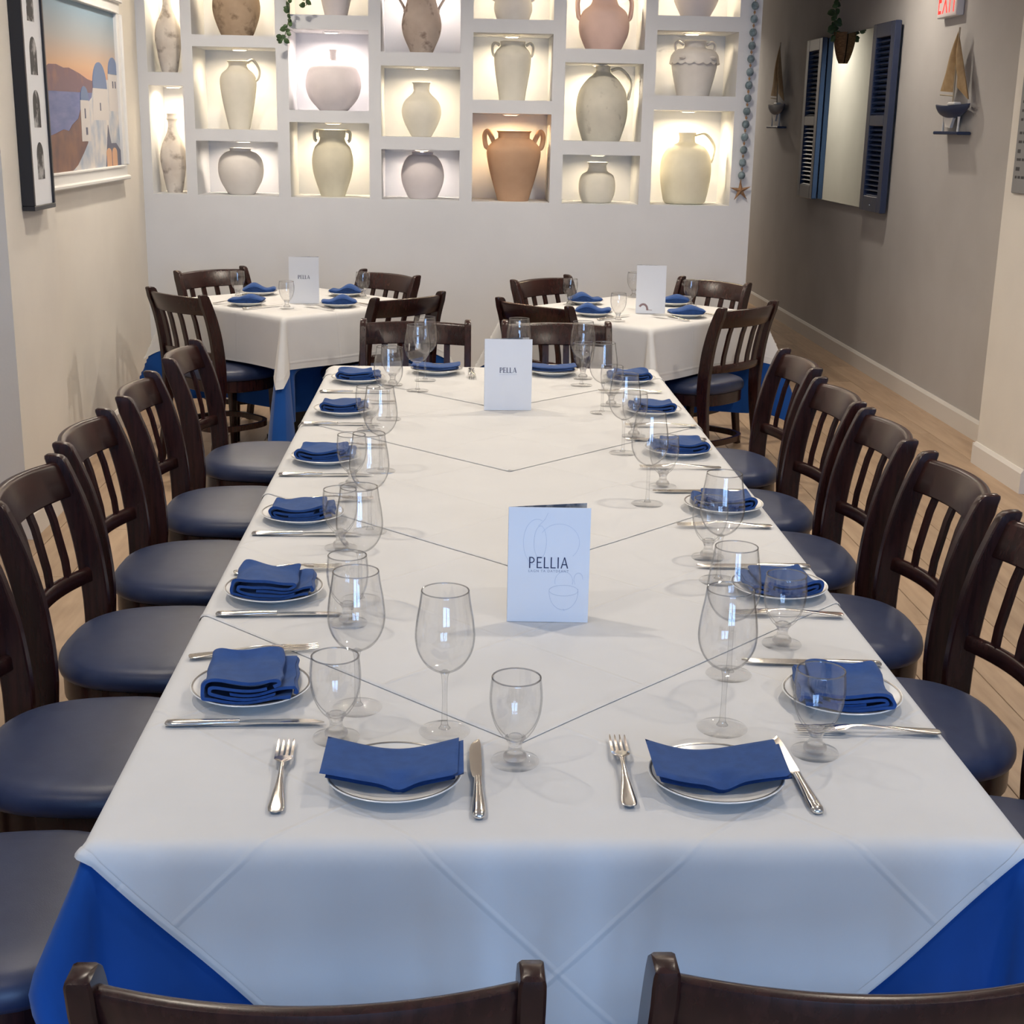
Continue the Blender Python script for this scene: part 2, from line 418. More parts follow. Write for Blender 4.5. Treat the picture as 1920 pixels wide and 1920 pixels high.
# ceiling downlights ----------------------------------------------------------
def downlight(x, y, watts, where):
    t = empty('downlight', (x, y, CEIL))
    MB().lathe([(.05, -.004), (.075, -.006), (.078, 0), (.05, 0)], 28).build('trim_ring', 'chrome', t)
    MB().lathe([(0, -.003), (.05, -.003), (.05, -.001), (0, -.001)], 24).build('lens', 'lamp', t)
    d = bpy.data.lights.new('downlight_lamp', 'AREA'); d.shape = 'DISK'; d.size = .10; d.energy = watts; d.color = WARM; d.spread = math.radians(150)
    o = bpy.data.objects.new('downlight_lamp', d); C.objects.link(o); o.parent = t; o.location = (0, 0, -.012)
    tag(t, 'recessed warm ceiling downlight ' + where, 'light', 'recessed ceiling downlights')
for (x, y, wt, s) in ((-1.2, 1.0, .5, 'over the near left table corner'), (1.5, 1.0, .5, 'over the near right table corner'), (-.9, 3.1, .64, 'over the left side of the long table'), (1.15, 3.1, .64, 'over the right side of the long table'),
                     (-.8, 5.1, .70, 'over the far left table corner'), (1.05, 5.1, .70, 'over the far right table corner'), (-1.1, 7.2, 1.0, 'beside the sunset picture'), (.75, 7.0, 1.0, 'over the right small table'),
                     (2.35, 5.4, .5, 'before the right pillar'), (2.25, 8.8, .55, 'over the exit sign'), (2.25, 14.8, 1.6, 'far down the corridor, added out of view to brighten the mirror')):  # last lamp is an unseen addition, lighting the wall the mirror reflects
    downlight(x, y, DOWN_W * wt, s)

# ------------------------------------------------------------------ vases in the niches
VY = YB + .17
def vase(name, key, cx, zb, prof, m, handles=(), label='', sub=None):
    """prof: (radius, height) outside from the base to the lip; the inside is closed a little below the lip"""
    t = empty(name, (cx, VY, zb))
    p = spline([(max(r, .002), z) for r, z in prof], 5)
    rl, zl = p[-1]
    full = [(0, 0), (p[0][0] * .96, 0)] + p + [(rl - .006, zl + .002), (rl - .010, zl - .004), (max(rl - .012, .004), zl - .04), (0, zl - .05)]
    MB().lathe(full, 40).build('body', m, t, angle=60)
    for (pts, r) in handles:
        MB().tube(spline(pts, 5), r, 10, flat=1.5).build('handle', m, t)
    if sub: sub(t)
    tag(t, label, 'vase', 'clay vessels in the wall niches')
    return t
def ear(sx, r0, z0, r1, z1, out, top, y=0):    # a loop handle from (r0,z0) on the neck over to (r1,z1) on the shoulder
    return [(sx * r0, y, z0), (sx * (r0 + (out - r0) * .6), y, top), (sx * out, y, (top + z1) / 2 + (top - z1) * .25), (sx * (out * .5 + r1 * .5 + .004), y, z1 + (top - z1) * .15), (sx * r1, y, z1)]
def jug_handle(r0, z0, out, r1, z1, top):
    return [(r0, 0, z0), (r0 + (out - r0) * .5, 0, top), (out, 0, z0 - (z0 - z1) * .35), (out - .005, 0, z1 + (z0 - z1) * .2), (r1, 0, z1)]

bot = [(.042, 0), (.05, .03), (.066, .12), (.076, .19), (.066, .26), (.036, .33), (.024, .37), (.024, .40), (.032, .415), (.026, .43), (.03, .445)]
vase('bottle_vase', '1b', -1.655, 1.19, bot, 'clay_bottle', label='slender mottled clay bottle in the lower left corner niche')
vase('bottle_vase', '1a', -1.655, 1.858, bot, 'clay_bottle', label='slender mottled clay bottle in the upper left corner niche')
vase('clay_jar', '2a', -1.264, 2.063, [(.085, 0), (.10, .03), (.128, .11), (.134, .17), (.12, .24), (.085, .30), (.07, .33), (.08, .35)], 'clay_brown', label='round brown speckled clay jar above the pale one-handled jug')
vase('clay_jug', '2b', -1.267, 1.553, [(.058, 0), (.066, .03), (.092, .16), (.104, .255), (.094, .305), (.062, .335), (.05, .355), (.052, .368), (.062, .378)], 'clay_cream', [(jug_handle(.055, .37, .122, .098, .27, .385), .008)], 'tall cream one-handled jug in the niche beside the globe vase')
vase('clay_jar', '2c', -1.267, 1.185, [(.072, 0), (.088, .02), (.12, .08), (.132, .14), (.122, .20), (.092, .235), (.062, .248), (.063, .262)], 'clay_white', label='squat off-white round jar in the low niche under the cream jug')
vase('clay_vase', '3a', -.70, 2.181, [(.062, 0), (.072, .04), (.10, .16), (.11, .24), (.08, .32), (.06, .36)], 'clay_lilac', label='tapering pale vase base in the top niche beside the hanging ivy')
vase('globe_vase', '3b', -.721, 1.668, [(.08, 0), (.095, .015), (.14, .07), (.16, .145), (.14, .225), (.085, .268), (.03, .278), (.018, .29), (.018, .32), (.024, .338)], 'clay_lilac', label='large pale lilac globe vase with a tiny neck')
vase('clay_jar', '3c', -.732, 1.182, [(.068, 0), (.08, .03), (.112, .13), (.12, .21), (.105, .275), (.078, .31), (.072, .34), (.078, .372), (.088, .378)], 'clay_olive',
     [(ear(s, .082, .37, .09, .315, .104, .372), .009) for s in (-1, 1)], 'olive cream jar with two small neck handles below the globe vase')
vase('amphora', '4a', -.213, 1.993, [(.062, 0), (.075, .03), (.105, .10), (.114, .16), (.10, .23), (.082, .29), (.078, .35), (.085, .40)], 'clay_taupe',
     [([(s * .082, 0, .38), (s * .14, 0, .40), (s * .15, 0, .34), (s * .10, 0, .25), (s * .098, 0, .225)], .007) for s in (-1, 1)], 'weathered taupe amphora with raised handles in the top row')
vase('clay_vase', '4b', -.213, 1.531, [(.056, 0), (.066, .015), (.10, .08), (.115, .14), (.10, .195), (.06, .235), (.046, .255), (.044, .28), (.05, .296), (.058, .304)], 'clay_cream', label='round-bellied cream vase with flared neck in the middle column')
vase('clay_jar', '4c', -.206, 1.179, [(.078, 0), (.09, .015), (.118, .08), (.126, .14), (.112, .20), (.085, .24), (.062, .252), (.064, .264)], 'clay_lilac', label='round greyish jar in the low niche of the middle column')
vase('clay_jar', '5a', .31, 2.18, [(.088, 0), (.10, .03), (.11, .07), (.10, .12), (.07, .17), (.06, .21), (.07, .24)], 'clay_white', [(ear(s, .07, .20, .10, .11, .13, .20), .007) for s in (-1, 1)], 'small grey-white handled jar in the top niche above the tall cream jar')
vase('clay_jar', '5b', .312, 1.743, [(.075, 0), (.08, .04), (.10, .16), (.107, .24), (.095, .275), (.072, .30), (.07, .315), (.074, .326)], 'clay_cream',
     [(ear(s, .075, .305, .100, .245, .117, .318), .008) for s in (-1, 1)], 'tall cream jar with two loop handles above the terracotta amphora')
vase('amphora', '5c', .328, 1.175, [(.09, 0), (.10, .03), (.135, .15), (.158, .255), (.152, .305), (.118, .342), (.088, .362), (.09, .38), (.104, .398)], 'clay_terra',
     [(ear(s, .118, .335, .150, .30, .172, .395), .010) for s in (-1, 1)], 'large terracotta amphora with two tall handles')
vase('amphora', '6a', .835, 2.031, [(.10, 0), (.115, .03), (.14, .09), (.145, .15), (.125, .21), (.08, .25), (.07, .29), (.08, .33), (.09, .34)], 'clay_pink',
     [(ear(s, .085, .31, .137, .17, .155, .30), .013) for s in (-1, 1)], 'rounded pink amphora with thick handles in the top row')
vase('clay_jug', '6b', .838, 1.526, [(.108, 0), (.12, .03), (.145, .12), (.15, .20), (.135, .28), (.095, .34), (.055, .375), (.042, .39), (.042, .41), (.046, .418)], 'clay_stone',
     [(jug_handle(.045, .395, .163, .15, .235, .405), .009)], 'large stone-grey jug with a long side handle')
vase('clay_jar', '6c', .825, 1.172, [(.078, 0), (.09, .012), (.106, .06), (.107, .12), (.092, .16), (.062, .18), (.054, .20), (.052, .215), (.06, .232)], 'clay_cream', label='small cream jar with flared lip in the low niche below the grey jug')
vase('clay_bowl_jar', '7a', 1.36, 2.219, [(.078, 0), (.09, .02), (.125, .09), (.13, .14), (.11, .20), (.09, .22)], 'clay_lilac', label='wide pale bowl-shaped jar in the top right niche')
def lace(t):
    b = MB(); n = 96; secs = []
    for k, (r, z) in enumerate(((.098, .262), (.120, .250), (.137, .226), (.146, .188))):
        sec = []
        for j in range(n):
            a = 2 * PI * j / n; sc_ = abs(math.sin(a * 9)) if k == 3 else 0
            sec.append((r * math.cos(a) * (1 + .01 * math.sin(18 * a)), r * math.sin(a), z - .012 * sc_))
        secs.append(sec)
    b.loft(secs, caps=False).build('lace_collar', 'clay_white', t)['label'] = 'scalloped lace trim around the shoulder'
    for s in (-1, 1):
        MB().lathe([(0, -.012), (.016, -.006), (.02, 0), (.016, .006), (0, .01)], 14, s * .088, -.116, .212).build('rosette', 'clay_white', t)
vase('clay_jar', '7b', 1.368, 1.787, [(.092, 0), (.10, .03), (.122, .12), (.132, .19), (.115, .238), (.075, .262), (.062, .275), (.062, .30), (.068, .308)], 'clay_white',
     [(ear(s, .066, .285, .10, .25, .115, .302), .008) for s in (-1, 1)], 'off-white jar with lace collar and small handles', lace)
vase('clay_jug', '7c', 1.348, 1.174, [(.105, 0), (.125, .02), (.145, .12), (.15, .20), (.14, .27), (.105, .325), (.055, .35), (.047, .365), (.046, .385), (.052, .41)], 'clay_yellow',
     [(jug_handle(.048, .395, .162, .148, .24, .405), .008)], 'large pale yellow jug with a curved handle in the bottom right niche')

NL = {(1, 0): 'lower left corner bottle', (1, 1): 'upper left corner bottle', (2, 0): 'squat off-white jar', (2, 1): 'cream one-handled jug', (2, 2): 'brown speckled jar', (3, 0): 'olive jar', (3, 1): 'globe vase', (3, 2): 'vase beside the ivy',
      (4, 0): 'greyish round jar', (4, 1): 'round-bellied cream vase', (4, 2): 'taupe amphora', (5, 0): 'terracotta amphora', (5, 1): 'tall cream two-handled jar', (5, 2): 'small grey-white handled jar', (6, 0): 'small cream jar', (6, 1): 'stone-grey jug', (6, 2): 'pink amphora',
      (7, 0): 'pale yellow jug', (7, 1): 'lace-collared jar', (7, 2): 'bowl-shaped jar'}
NC = {(5, 0): (1.0, .66, .34), (1, 0): (1, .80, .55), (2, 0): (1, .84, .68), (3, 1): (1, .84, .76), (4, 2): (1, .85, .75), (4, 0): (1, .84, .72)}
for (c, k), nm in NL.items():
    x0, x1 = COLS[c]; z = ZS[c][k][1]; cx = (x0 + x1) / 2
    y = YB + (.26 if (c, k) in ((2, 0), (3, 0), (4, 0), (5, 1), (6, 1)) else .215)
    t = empty('niche_light', (cx, y, z))
    MB().lathe([(0, -.010), (.034, -.010), (.04, -.006), (.04, 0), (0, 0)], 24).build('lens', 'puck', t)
    MB().lathe([(.041, -.008), (.048, -.006), (.05, 0), (.041, 0)], 24).build('trim_ring', 'chrome', t)
    d = bpy.data.lights.new('niche_lamp', 'AREA'); d.shape = 'DISK'; d.size = .07; d.energy = NICHE_W * ((z - ZS[c][k][0]) / .43) ** 1.2 * (.6 if c == 1 else 1); d.color = NC.get((c, k), (1, .80, .53)); d.spread = math.radians(165)
    o = bpy.data.objects.new('niche_lamp', d); C.objects.link(o); o.parent = t; o.location = (0, 0, -.016)
    tag(t, 'round puck light over the ' + nm, 'light', 'niche puck lights')

# ------------------------------------------------------------------ tables and cloths
TZ = .742                                  # wooden top surface
TX0, TX1, TY0, TY1 = -.444, .720, 1.582, 5.090
def hang(e, r=.014):
    if e < PI * r / 2: a = e / r; return r * math.sin(a), r * (1 - math.cos(a))
    return r, r + (e - PI * r / 2)
def fold(s, t, box, z, off=0.0, wave=None, cone=.35, push=None):
    x0, x1, y0, y1 = box
    ex = s - x1 if s > x1 else (s - x0 if s < x0 else 0)
    ey = t - y1 if t > y1 else (t - y0 if t < y0 else 0)
    X, Y = min(max(s, x0), x1), min(max(t, y0), y1)
    if not ex and not ey: return (s, t, z)
    sx = 1 if ex > 0 else -1; sy = 1 if ey > 0 else -1
    if not ey:
        o, d = hang(abs(ex)); o += off * min(1, d / .02)
        if wave: o += wave('x', sx, t, d)
        return (X + sx * o, t, z - d)
    if not ex:
        o, d = hang(abs(ey)); o += off * min(1, d / .02)
        if wave: o += wave('y', sy, s, d)
        p = push(sy, d) if push else 0
        return (s, Y + sy * (o - p), z - d)
    ax, ay = abs(ex), abs(ey); r = math.hypot(ax, ay); th = math.atan2(ay, ax); be = min(th, PI / 2 - th)
    o, d = hang(r); o += off * min(1, d / .02)
    dd = d * math.cos(be * .62); out = cone * r * math.sin(be) * 1.3
    lat = r * .16 * math.sin(2 * be) * (1 if th > PI / 4 else -1) * (1 - be / (PI / 4) * .8)
    wx = wave('x', sx, Y, d) if wave else 0; wy = wave('y', sy, X, d) if wave else 0
    p = push(sy, dd) if push else 0
    hx = math.cos(th) * (o + wx) + out * .7071 - lat; hy = math.sin(th) * (o + wy) + out * .7071 + lat - p * math.sin(th)
    return (X + sx * hx, Y + sy * hy, z - dd)
def cloth_obj(name, fn, nu, nv, m, parent, thick=.0012):
    """fn(u,v) -> ((x,y,z), (cu,cv))"""
    V = []; UV = []
    for i in range(nu + 1):
        for j in range(nv + 1):
            p, c = fn(i / nu, j / nv); V.append(p); UV.append(c)
    F = []
    for i in range(nu):
        for j in range(nv):
            a = i * (nv + 1) + j; F.append((a, a + nv + 1, a + nv + 2, a + 1))
    me = bpy.data.meshes.new(name); me.from_pydata(V, [], F)
    uv = me.uv_layers.new(name='cloth')
    for lp in me.loops: uv.data[lp.index].uv = UV[lp.vertex_index]
    for p in me.polygons: p.use_smooth = True
    me.materials.append(M[m]); me.update()
    return obj(name, me, parent)
MBOX = (TX0, TX1, TY0, TY1)
UBOX = (TX0 + .004, TX1 - .004, TY0 + .004, TY1 - .004)
def mwave(ax, sg, al, d):
    k = min(1.0, d / .55)
    if ax == 'y' and sg < 0: return .030 * k * (1 + math.sin(al * 13.0 + .9)) * .5 + .018 * k * (1 + math.sin(al * 31 + 2)) * .5
    return .010 * k * (1 + math.sin(al * 12)) * .5 - (.05 * sstep(.17, .25, d) if ax == 'x' else 0)
def mpush(sy, d):
    return .125 * sstep(.255, .33, d) if sy < 0 else .0
t = empty('long_table', ((TX0 + TX1) / 2, (TY0 + TY1) / 2, 0))
cx, cy = t.location.x, t.location.y
for k in range(3):
    y0 = TY0 + k * (TY1 - TY0) / 3
    MB().bbox(TX0 - cx, TX1 - cx, y0 - cy + .001, y0 + (TY1 - TY0) / 3 - cy - .001, TZ - .03, TZ - .0022, .004).build('tabletop', 'table', t, smooth=False)
    for sx in (TX0 + .12, TX1 - .12):
        for yy in (y0 + .25, y0 + (TY1 - TY0) / 3 - .15):
            MB().bbox(sx - cx - .03, sx - cx + .03, yy - cy - .03, yy - cy + .03, 0, TZ - .03, .004).build('leg', 'table', t, smooth=False)
tag(t, 'long banquet table under white cloths in the foreground', 'table')
ud = .70
def f_under(u, v):
    s = TX0 - ud + u * (TX1 - TX0 + 2 * ud); q = TY0 - ud + v * (TY1 - TY0 + 2 * ud)
    return fold(s, q, UBOX, TZ - .001, 0, mwave, .5, mpush), (s, q)
o = cloth_obj('blue_underlay_cloth', f_under, 150, 260, 'underlay', None)
tag(o, 'royal blue underlay cloth hanging below the white cloths on the long table', 'tablecloth')
DIA = [(.135, .970, 1.10), (.095, 1.86, 1.10), (.14, 2.675, 1.10), (.14, 3.50, 1.10), (.14, 4.32, 1.10)]     # corner s, corner t, half diagonal
LZ = .0013
def layer_z(i): return TZ + LZ * (i + 1)
def topz(x, y):
    z = TZ
    for i, (s0, t0, R) in enumerate(DIA):
        if abs(x - s0) + abs(y - (t0 + R)) < R + .02: z = layer_z(i)
    return z
names = ['nearest white cloth with its corner hanging over the front of the long table', 'second white cloth laid diagonally, its hemmed corner near the front goblet', 'third white cloth laid diagonally beneath the nearer menu card',
         'fourth white cloth laid diagonally across the long table', 'farthest white cloth laid diagonally at the far end of the long table']
for i, (s0, t0, R) in enumerate(DIA):
    n = 150
    def pos(a, b, extra=0.0, i=i, s0=s0, t0=t0, R=R):
        s = s0 + (a - b) / 2; q = t0 + R + (a + b) / 2
        zz = layer_z(i) + extra
        if TX0 < s < TX1 and TY0 < q < TY1:
            zz += .0015 * max(0, math.sin(s * 9) * math.sin(q * 7))
        return fold(s, q, MBOX, zz, .003 + .0022 * (i + 1) + extra, mwave, .5, mpush)
    def f_dia(u, v, R=R, pos=pos):
        a = -R + 2 * R * u; b = -R + 2 * R * v
        return pos(a, b), (a + R + .12, b + R + .12)
    o = cloth_obj('white_tablecloth', f_dia, n, n, 'linen', None)
    tag(o, names[i], 'tablecloth', 'white cloths on the long table')
    # stitched hem: four strips along the border, a little thicker
    hw = .016
    for side in range(4):
        def f_hem(u, v, side=side, R=R, pos=pos, i=i):
            e = -R + 2 * R * u; d = R - hw * v
            a, b = ((e, -d), (e, d), (-d, e), (d, e))[side]
            k_ = 1.0 if (side in (0, 2) or i == 4) else .15
            return pos(a, b, k_ * (.0012 if v not in (0.0, 1.0) else (.0009 if v == 1.0 else 0.0))), (e, d)
        cloth_obj('hem', f_hem, n, 4, 'linen', o)

def small_table(cx, cy, label, lab1, lab2, seed):
    h = .43; rz = PI / 4
    t = empty('square_table', (cx, cy, 0), rz)
    MB().bbox(-h, h, -h, h, TZ - .03, TZ - .001, .004).build('tabletop', 'table', t, smooth=False)
    MB().lathe([(0, .03), (.04, .03), (.04, TZ - .03), (0, TZ - .03)], 20).build('pedestal', 'black', t)
    MB().bbox(-.25, .25, -.03, .03, 0, .03, .004).bbox(-.03, .03, -.25, .25, 0, .031, .004).build('foot', 'black', t)
    tag(t, label, 'table', 'small square tables at the back')
    bx = (-h, h, -h, h); rnd = random.Random(seed); ph = rnd.random() * 6
    def wu(ax, sg, al, d):
        return wv(ax, sg, al, d) * .8 - .20 * sstep(.235, .285, d) * (1 - sstep(.25, .40, abs(al)))
    def wv(ax, sg, al, d):
        return .045 * min(1, d / .4) * (.5 + .5 * math.sin(al * 9 + ph + (0 if ax == 'x' else 2) + sg)) * (1 - (al / h) ** 2 * .5)
    for nm, hd, z, m, lb, of, cn, wf_ in (('blue_underlay_cloth', h + .50, TZ - .001, 'underlay', lab2, 0, .42, wu), ('white_tablecloth', h + .252, TZ + .002, 'linen', lab1, .006, .45, wv)):
        def f(u, v, hd=hd, z=z, of=of, cn=cn, wf_=wf_):
            s = -hd + 2 * hd * u; q = -hd + 2 * hd * v
            return fold(s, q, bx, z, of, wf_, cn), (s + .13, q + .1)
        o = cloth_obj(nm, f, 110, 110, m, None); o.location = (cx, cy, 0); o.rotation_euler = (0, 0, rz)
        tag(o, lb, 'tablecloth', 'cloths on the small back tables')
CL, CR = (-.79, 7.035), (.868, 6.83)
small_table(*CL, 'small square table turned diagonally by the left wall', 'white cloth draped over the back left square table', 'blue underlay cloth peeking below the white cloth of the back left table', 3)
small_table(*CR, 'small square table turned diagonally near the corridor', 'white cloth draped over the back right square table', 'blue underlay cloth peeking below the white cloth of the back right table', 5)

# ------------------------------------------------------------------ chairs
def make_chair():
    root = empty('dining_chair')
    def bow(x, z): return -.048 * (1 - (x / .21) ** 2)
    def rake(z):
        pts = [(0, -.245), (.22, -.205), (.44, -.186), (.60, -.197), (.72, -.222), (.84, -.264)]
        for (a, b), (c, d) in zip(pts, pts[1:]):
            if z <= c: return b + (d - b) * (z - a) / (c - a)
        return pts[-1][1]
    # rear posts: leg and back upright in one bent board
    for sx in (-1, 1):
        secs = []
        prof = spline([(-.250, 0, .017), (-.207, .22, .022), (-.186, .44, .029), (-.197, .60, .030), (-.222, .72, .0285), (-.250, .800, .027)], 4)
        hw, c = .0135, .003
        for (y, z, d) in prof:
            X = sx * .21
            secs.append([(X - hw + c, y - d, z), (X + hw - c, y - d, z), (X + hw, y - d + c, z), (X + hw, y + d - c, z), (X + hw - c, y + d, z), (X - hw + c, y + d, z), (X - hw, y + d - c, z), (X - hw, y - d + c, z)])
        # rounded ear at the top: the front edge rolls back over the crest
        for (yb, yf, zb, zf, k) in ((-.281, -.231, .822, .818, 1.0), (-.285, -.238, .836, .833, .97), (-.285, -.247, .842, .841, .86), (-.281, -.262, .8445, .8445, .62)):
            X = sx * .21; w_ = hw * k
            secs.append([(X - w_ + c, yb, zb), (X + w_ - c, yb, zb), (X + w_, yb + c, zb), (X + w_, yf - c, zf), (X + w_ - c, yf, zf), (X - w_ + c, yf, zf), (X - w_, yf - c, zf), (X - w_, yb + c, zb)])
        MB().loft(secs).build('rear_leg', 'wood', root, angle=32)
    def rail(name, z0, z1, th, bx, bowk):
        secs = []
        for i in range(17):
            x = -.199 + .398 * i / 16
            ring = []
            for (dz, dy) in ((0.004, -th), (-.0, -th + .004), (0.0, th - .004), (.004, th)):
                z = z0 + dz; ring.append((x, rake(z) + bow(x, z) * bowk + dy, z))
            zt = z1 + (.004 * (1 - (x / .19) ** 2))
            for (dz, dy) in ((-.009, th), (-.003, th * .7), (0, 0), (-.003, -th * .7), (-.009, -th)):
                z = zt + dz; ring.append((x, rake(z) + bow(x, z) * bowk + dy, z))
            secs.append(ring)
        MB().loft(secs).build(name, 'wood', root, angle=50)
    rail('crest_rail', .745, .828, .0115, 0, 1.0)
    rail('lower_rail', .535, .572, .0100, 0, 1.0)
    for x in (-.126, -.042, .042, .126):
        secs = []
        for z in (.562, .61, .66, .71, .752):
            y = rake(z) + bow(x, z); a, b = .0125, .0055
            secs.append([(x - a, y - b, z), (x + a, y - b, z), (x + a, y + b, z), (x - a, y + b, z)])
        MB().loft(secs).build('slat', 'wood', root, angle=30)
    def outline(k, n=44):
        pts = []
        for j in range(n):
            a = 2 * PI * j / n; ca, sa = math.cos(a), math.sin(a); e = 2 / 2.7
            x = .228 * math.copysign(abs(ca) ** e, ca); y = .20 * math.copysign(abs(sa) ** e, sa)
            x *= 1 + .08 * (y / .2) * (1 if y > 0 else 1.0)
            pts.append((x * k, y * k))
        return pts
    MB().loft([[(x, y, z) for x, y in outline(k)] for k, z in ((.94, .425), (.985, .428), (1.0, .438), (1.0, .448), (.985, .460), (.94, .470), (.85, .477), (.65, .483), (.35, .486), (.1, .487))]).build('seat', 'vinyl', root, angle=60)
    MB().loft([[(x, y, z) for x, y in outline(k)] for k, z in ((.93, .370), (.955, .374), (.955, .424), (.93, .428))]).build('seat_frame', 'wood', root, angle=50)
    for sx in (-1, 1):
        secs = []
        for z, d, yy in ((0, .013, .160), (.02, .0135, .159), (.20, .0165, .153), (.375, .0195, .150)):
            x = sx * (.168 + (.008 if z < .1 else 0)); c = .005
            secs.append([(x - d + c, yy - d, z), (x + d - c, yy - d, z), (x + d, yy - d + c, z), (x + d, yy + d - c, z), (x + d - c, yy + d, z), (x - d + c, yy + d, z), (x - d, yy + d - c, z), (x - d, yy - d + c, z)])
        MB().loft(secs).build('front_leg', 'wood', root, angle=40)
    secs = []
    for j in range(40):
        a = 2 * PI * j / 40; ca, sa = math.cos(a), math.sin(a); e = 2 / 3.0
        x = math.copysign(abs(ca) ** e, ca); y = math.copysign(abs(sa) ** e, sa)
        secs.append([(x * (.178 + dx), y * (.172 + dx) - .022, .195 + dz) for dx, dz in ((-.009, -.013), (.009, -.013), (.009, .013), (-.009, .013))])
    MB().loft(secs, closed=True).build('hoop_stretcher', 'wood', root, angle=40)
    return root
chair0 = make_chair(); chair_used = []
CHG = 'dark wooden slat-back chairs with blue seats'
def put_chair(x, y, rz, label):
    if not chair_used:
        o = chair0; o.location = (x, y, 0); o.rotation_euler = (0, 0, rz); chair_used.append(1)
    else: o = copy_tree(chair0, (x, y, 0), rz)
    tag(o, label, 'chair', CHG)
ordw = ['nearest to the viewer', 'second from the viewer', 'third from the viewer', 'fourth from the viewer', 'fifth from the viewer', 'farthest from the viewer']
for k, y in enumerate((1.90, 2.46, 3.02, 3.575, 4.18, 4.835)):
    put_chair(-.695 + .006 * ((k * 7) % 3), y, -PI / 2 + .03 * math.sin(k * 2.1), 'dark slat-back chair on the left of the long table, ' + ordw[k])
for k, y in enumerate((2.03, 2.585, 3.15, 3.71, 4.205, 4.80)):
    put_chair(.916 + (.02 if k == 5 else 0), y, PI / 2 + .03 * math.sin(k * 1.7), 'dark slat-back chair on the right of the long table, ' + ordw[k])
put_chair(-.134, 1.418, 0, 'foreground dark chair seen from behind at the left of the table front')
put_chair(.414, 1.430, 0, 'foreground dark chair seen from behind at the right of the table front')
put_chair(-.164, 5.395, PI, 'dark chair at the far table end, left of the far menu card')
put_chair(.407, 5.405, PI, 'dark chair at the far table end, right of the far menu card')
def face(x, y, c, d=0): return math.atan2(c[1] - y, c[0] - x) - PI / 2 + d
BC = [(-1.295, 7.55, CL, 'dark chair in the left corner at the back left table'), (-1.28, 6.545, CL, 'dark chair on the near left side of the back left table, its blue seat showing'),
      (-.37, 7.49, CL, 'dark chair against the niche wall, right of the back left table'), (-.234, 6.535, CL, 'dark chair on the near right side of the back left table'),
      (.455, 7.35, CR, 'dark chair against the niche wall on the left of the back right table'), (1.343, 7.36, CR, 'dark chair at the wall end on the far right of the back right table'),
      (.36, 6.33, CR, 'dark chair on the near left side of the back right table'), (1.315, 6.345, CR, 'dark chair by the corridor on the near right side of the back right table')]
for x, y, c, lb in BC:
    d = math.hypot(c[0] - x, c[1] - y); ux, uy = (c[0] - x) / d, (c[1] - y) / d
    ang = round((math.atan2(uy, ux) - PI / 4) / (PI / 2)) * PI / 2 + PI / 4
    ux, uy = math.cos(ang), math.sin(ang)
    put_chair(x + ux * .245, y + uy * .245, ang - PI / 2, lb)

# ------------------------------------------------------------------ tableware
def make_plate():
    t = empty('side_plate')
    MB().lathe([(0, .002), (.046, .002), (.048, 0), (.053, 0), (.055, .003), (.075, .010), (.0925, .0165), (.0935, .0178), (.0925, .0188), (.074, .0125), (.058, .0065), (.052, .0055), (0, .0055)], 56).build('dish', 'plate', t, angle=60)
    MB().lathe([(.0886, .0178), (.0908, .0186), (.0910, .0190), (.0886, .0182)], 56).build('rim_band', 'band', t)
    return t
def knife_mesh():
    h = MB(); secs = []
    for y, wv_, th, z in ((-.1175, .004, .002, .004), (-.115, .0075, .004, .0045), (-.105, .0092, .0045, .005), (-.08, .0085, .0043, .0055), (-.045, .0066, .004, .006), (-.018, .0056, .004, .006), (-.008, .0058, .0042, .006)):
        secs.append([(wv_ * math.cos(a), y, z + th * math.sin(a)) for a in [2 * PI * j / 12 for j in range(12)]])
    h.loft(secs)
    b = MB(); secs = []
    for y, x0, x1 in ((-.008, -.0045, .0052), (.0, -.0075, .0055), (.02, -.0100, .0058), (.06, -.0112, .0058), (.085, -.0108, .0056), (.10, -.0085, .0052), (.110, -.0045, .0045), (.1165, .0005, .003)):
        secs.append([(x0, y, .0052), ((x0 + x1) / 2, y, .0062), (x1, y, .0068), (x1, y, .0050), ((x0 + x1) / 2, y, .0042), (x0, y, .0046)])
    b.loft(secs)
    return h.mesh('handle', 'steel', angle=50), b.mesh('blade', 'steel', angle=30)
def fork_mesh():
    h = MB(); secs = []
    for y, wv_, th, z in ((-.1075, .005, .001, .0045), (-.105, .0095, .0018, .0042), (-.095, .0108, .002, .0042), (-.07, .0085, .002, .006), (-.03, .0045, .0018, .0105), (.0, .0032, .0018, .013), (.02, .0034, .0018, .013), (.027, .0055, .0016, .0122), (.032, .010, .0014, .0115), (.038, .0125, .0012, .0105), (.050, .0128, .0011, .009)):
        secs.append([(wv_ * math.cos(a), y, z + th * math.sin(a) + (.0012 * abs(math.cos(a)) if y < -.05 else 0)) for a in [2 * PI * j / 12 for j in range(12)]])
    h.loft(secs)
    tn = []
    for x in (-.0108, -.0036, .0036, .0108):
        b = MB(); secs = []
        for y, wv_, z in ((.048, .0021, .0092), (.065, .0020, .0072), (.085, .0017, .0062), (.100, .0013, .0068), (.1075, .0006, .0078)):
            secs.append([(x - wv_, y, z - .0008), (x + wv_, y, z - .0008), (x + wv_, y, z + .0008), (x - wv_, y, z + .0008)])
        tn.append(b.loft(secs).mesh('tine', 'steel', angle=30))
    return h.mesh('handle', 'steel', angle=50), tn
KH, KB = knife_mesh(); FH, FT = fork_mesh()
def make_knife():
    t = empty('table_knife'); obj('handle', KH, t); obj('blade', KB, t); return t
def make_fork():
    t = empty('table_fork'); h = obj('handle', FH, t)
    for m_ in FT: obj('tine', m_, t)
    return t
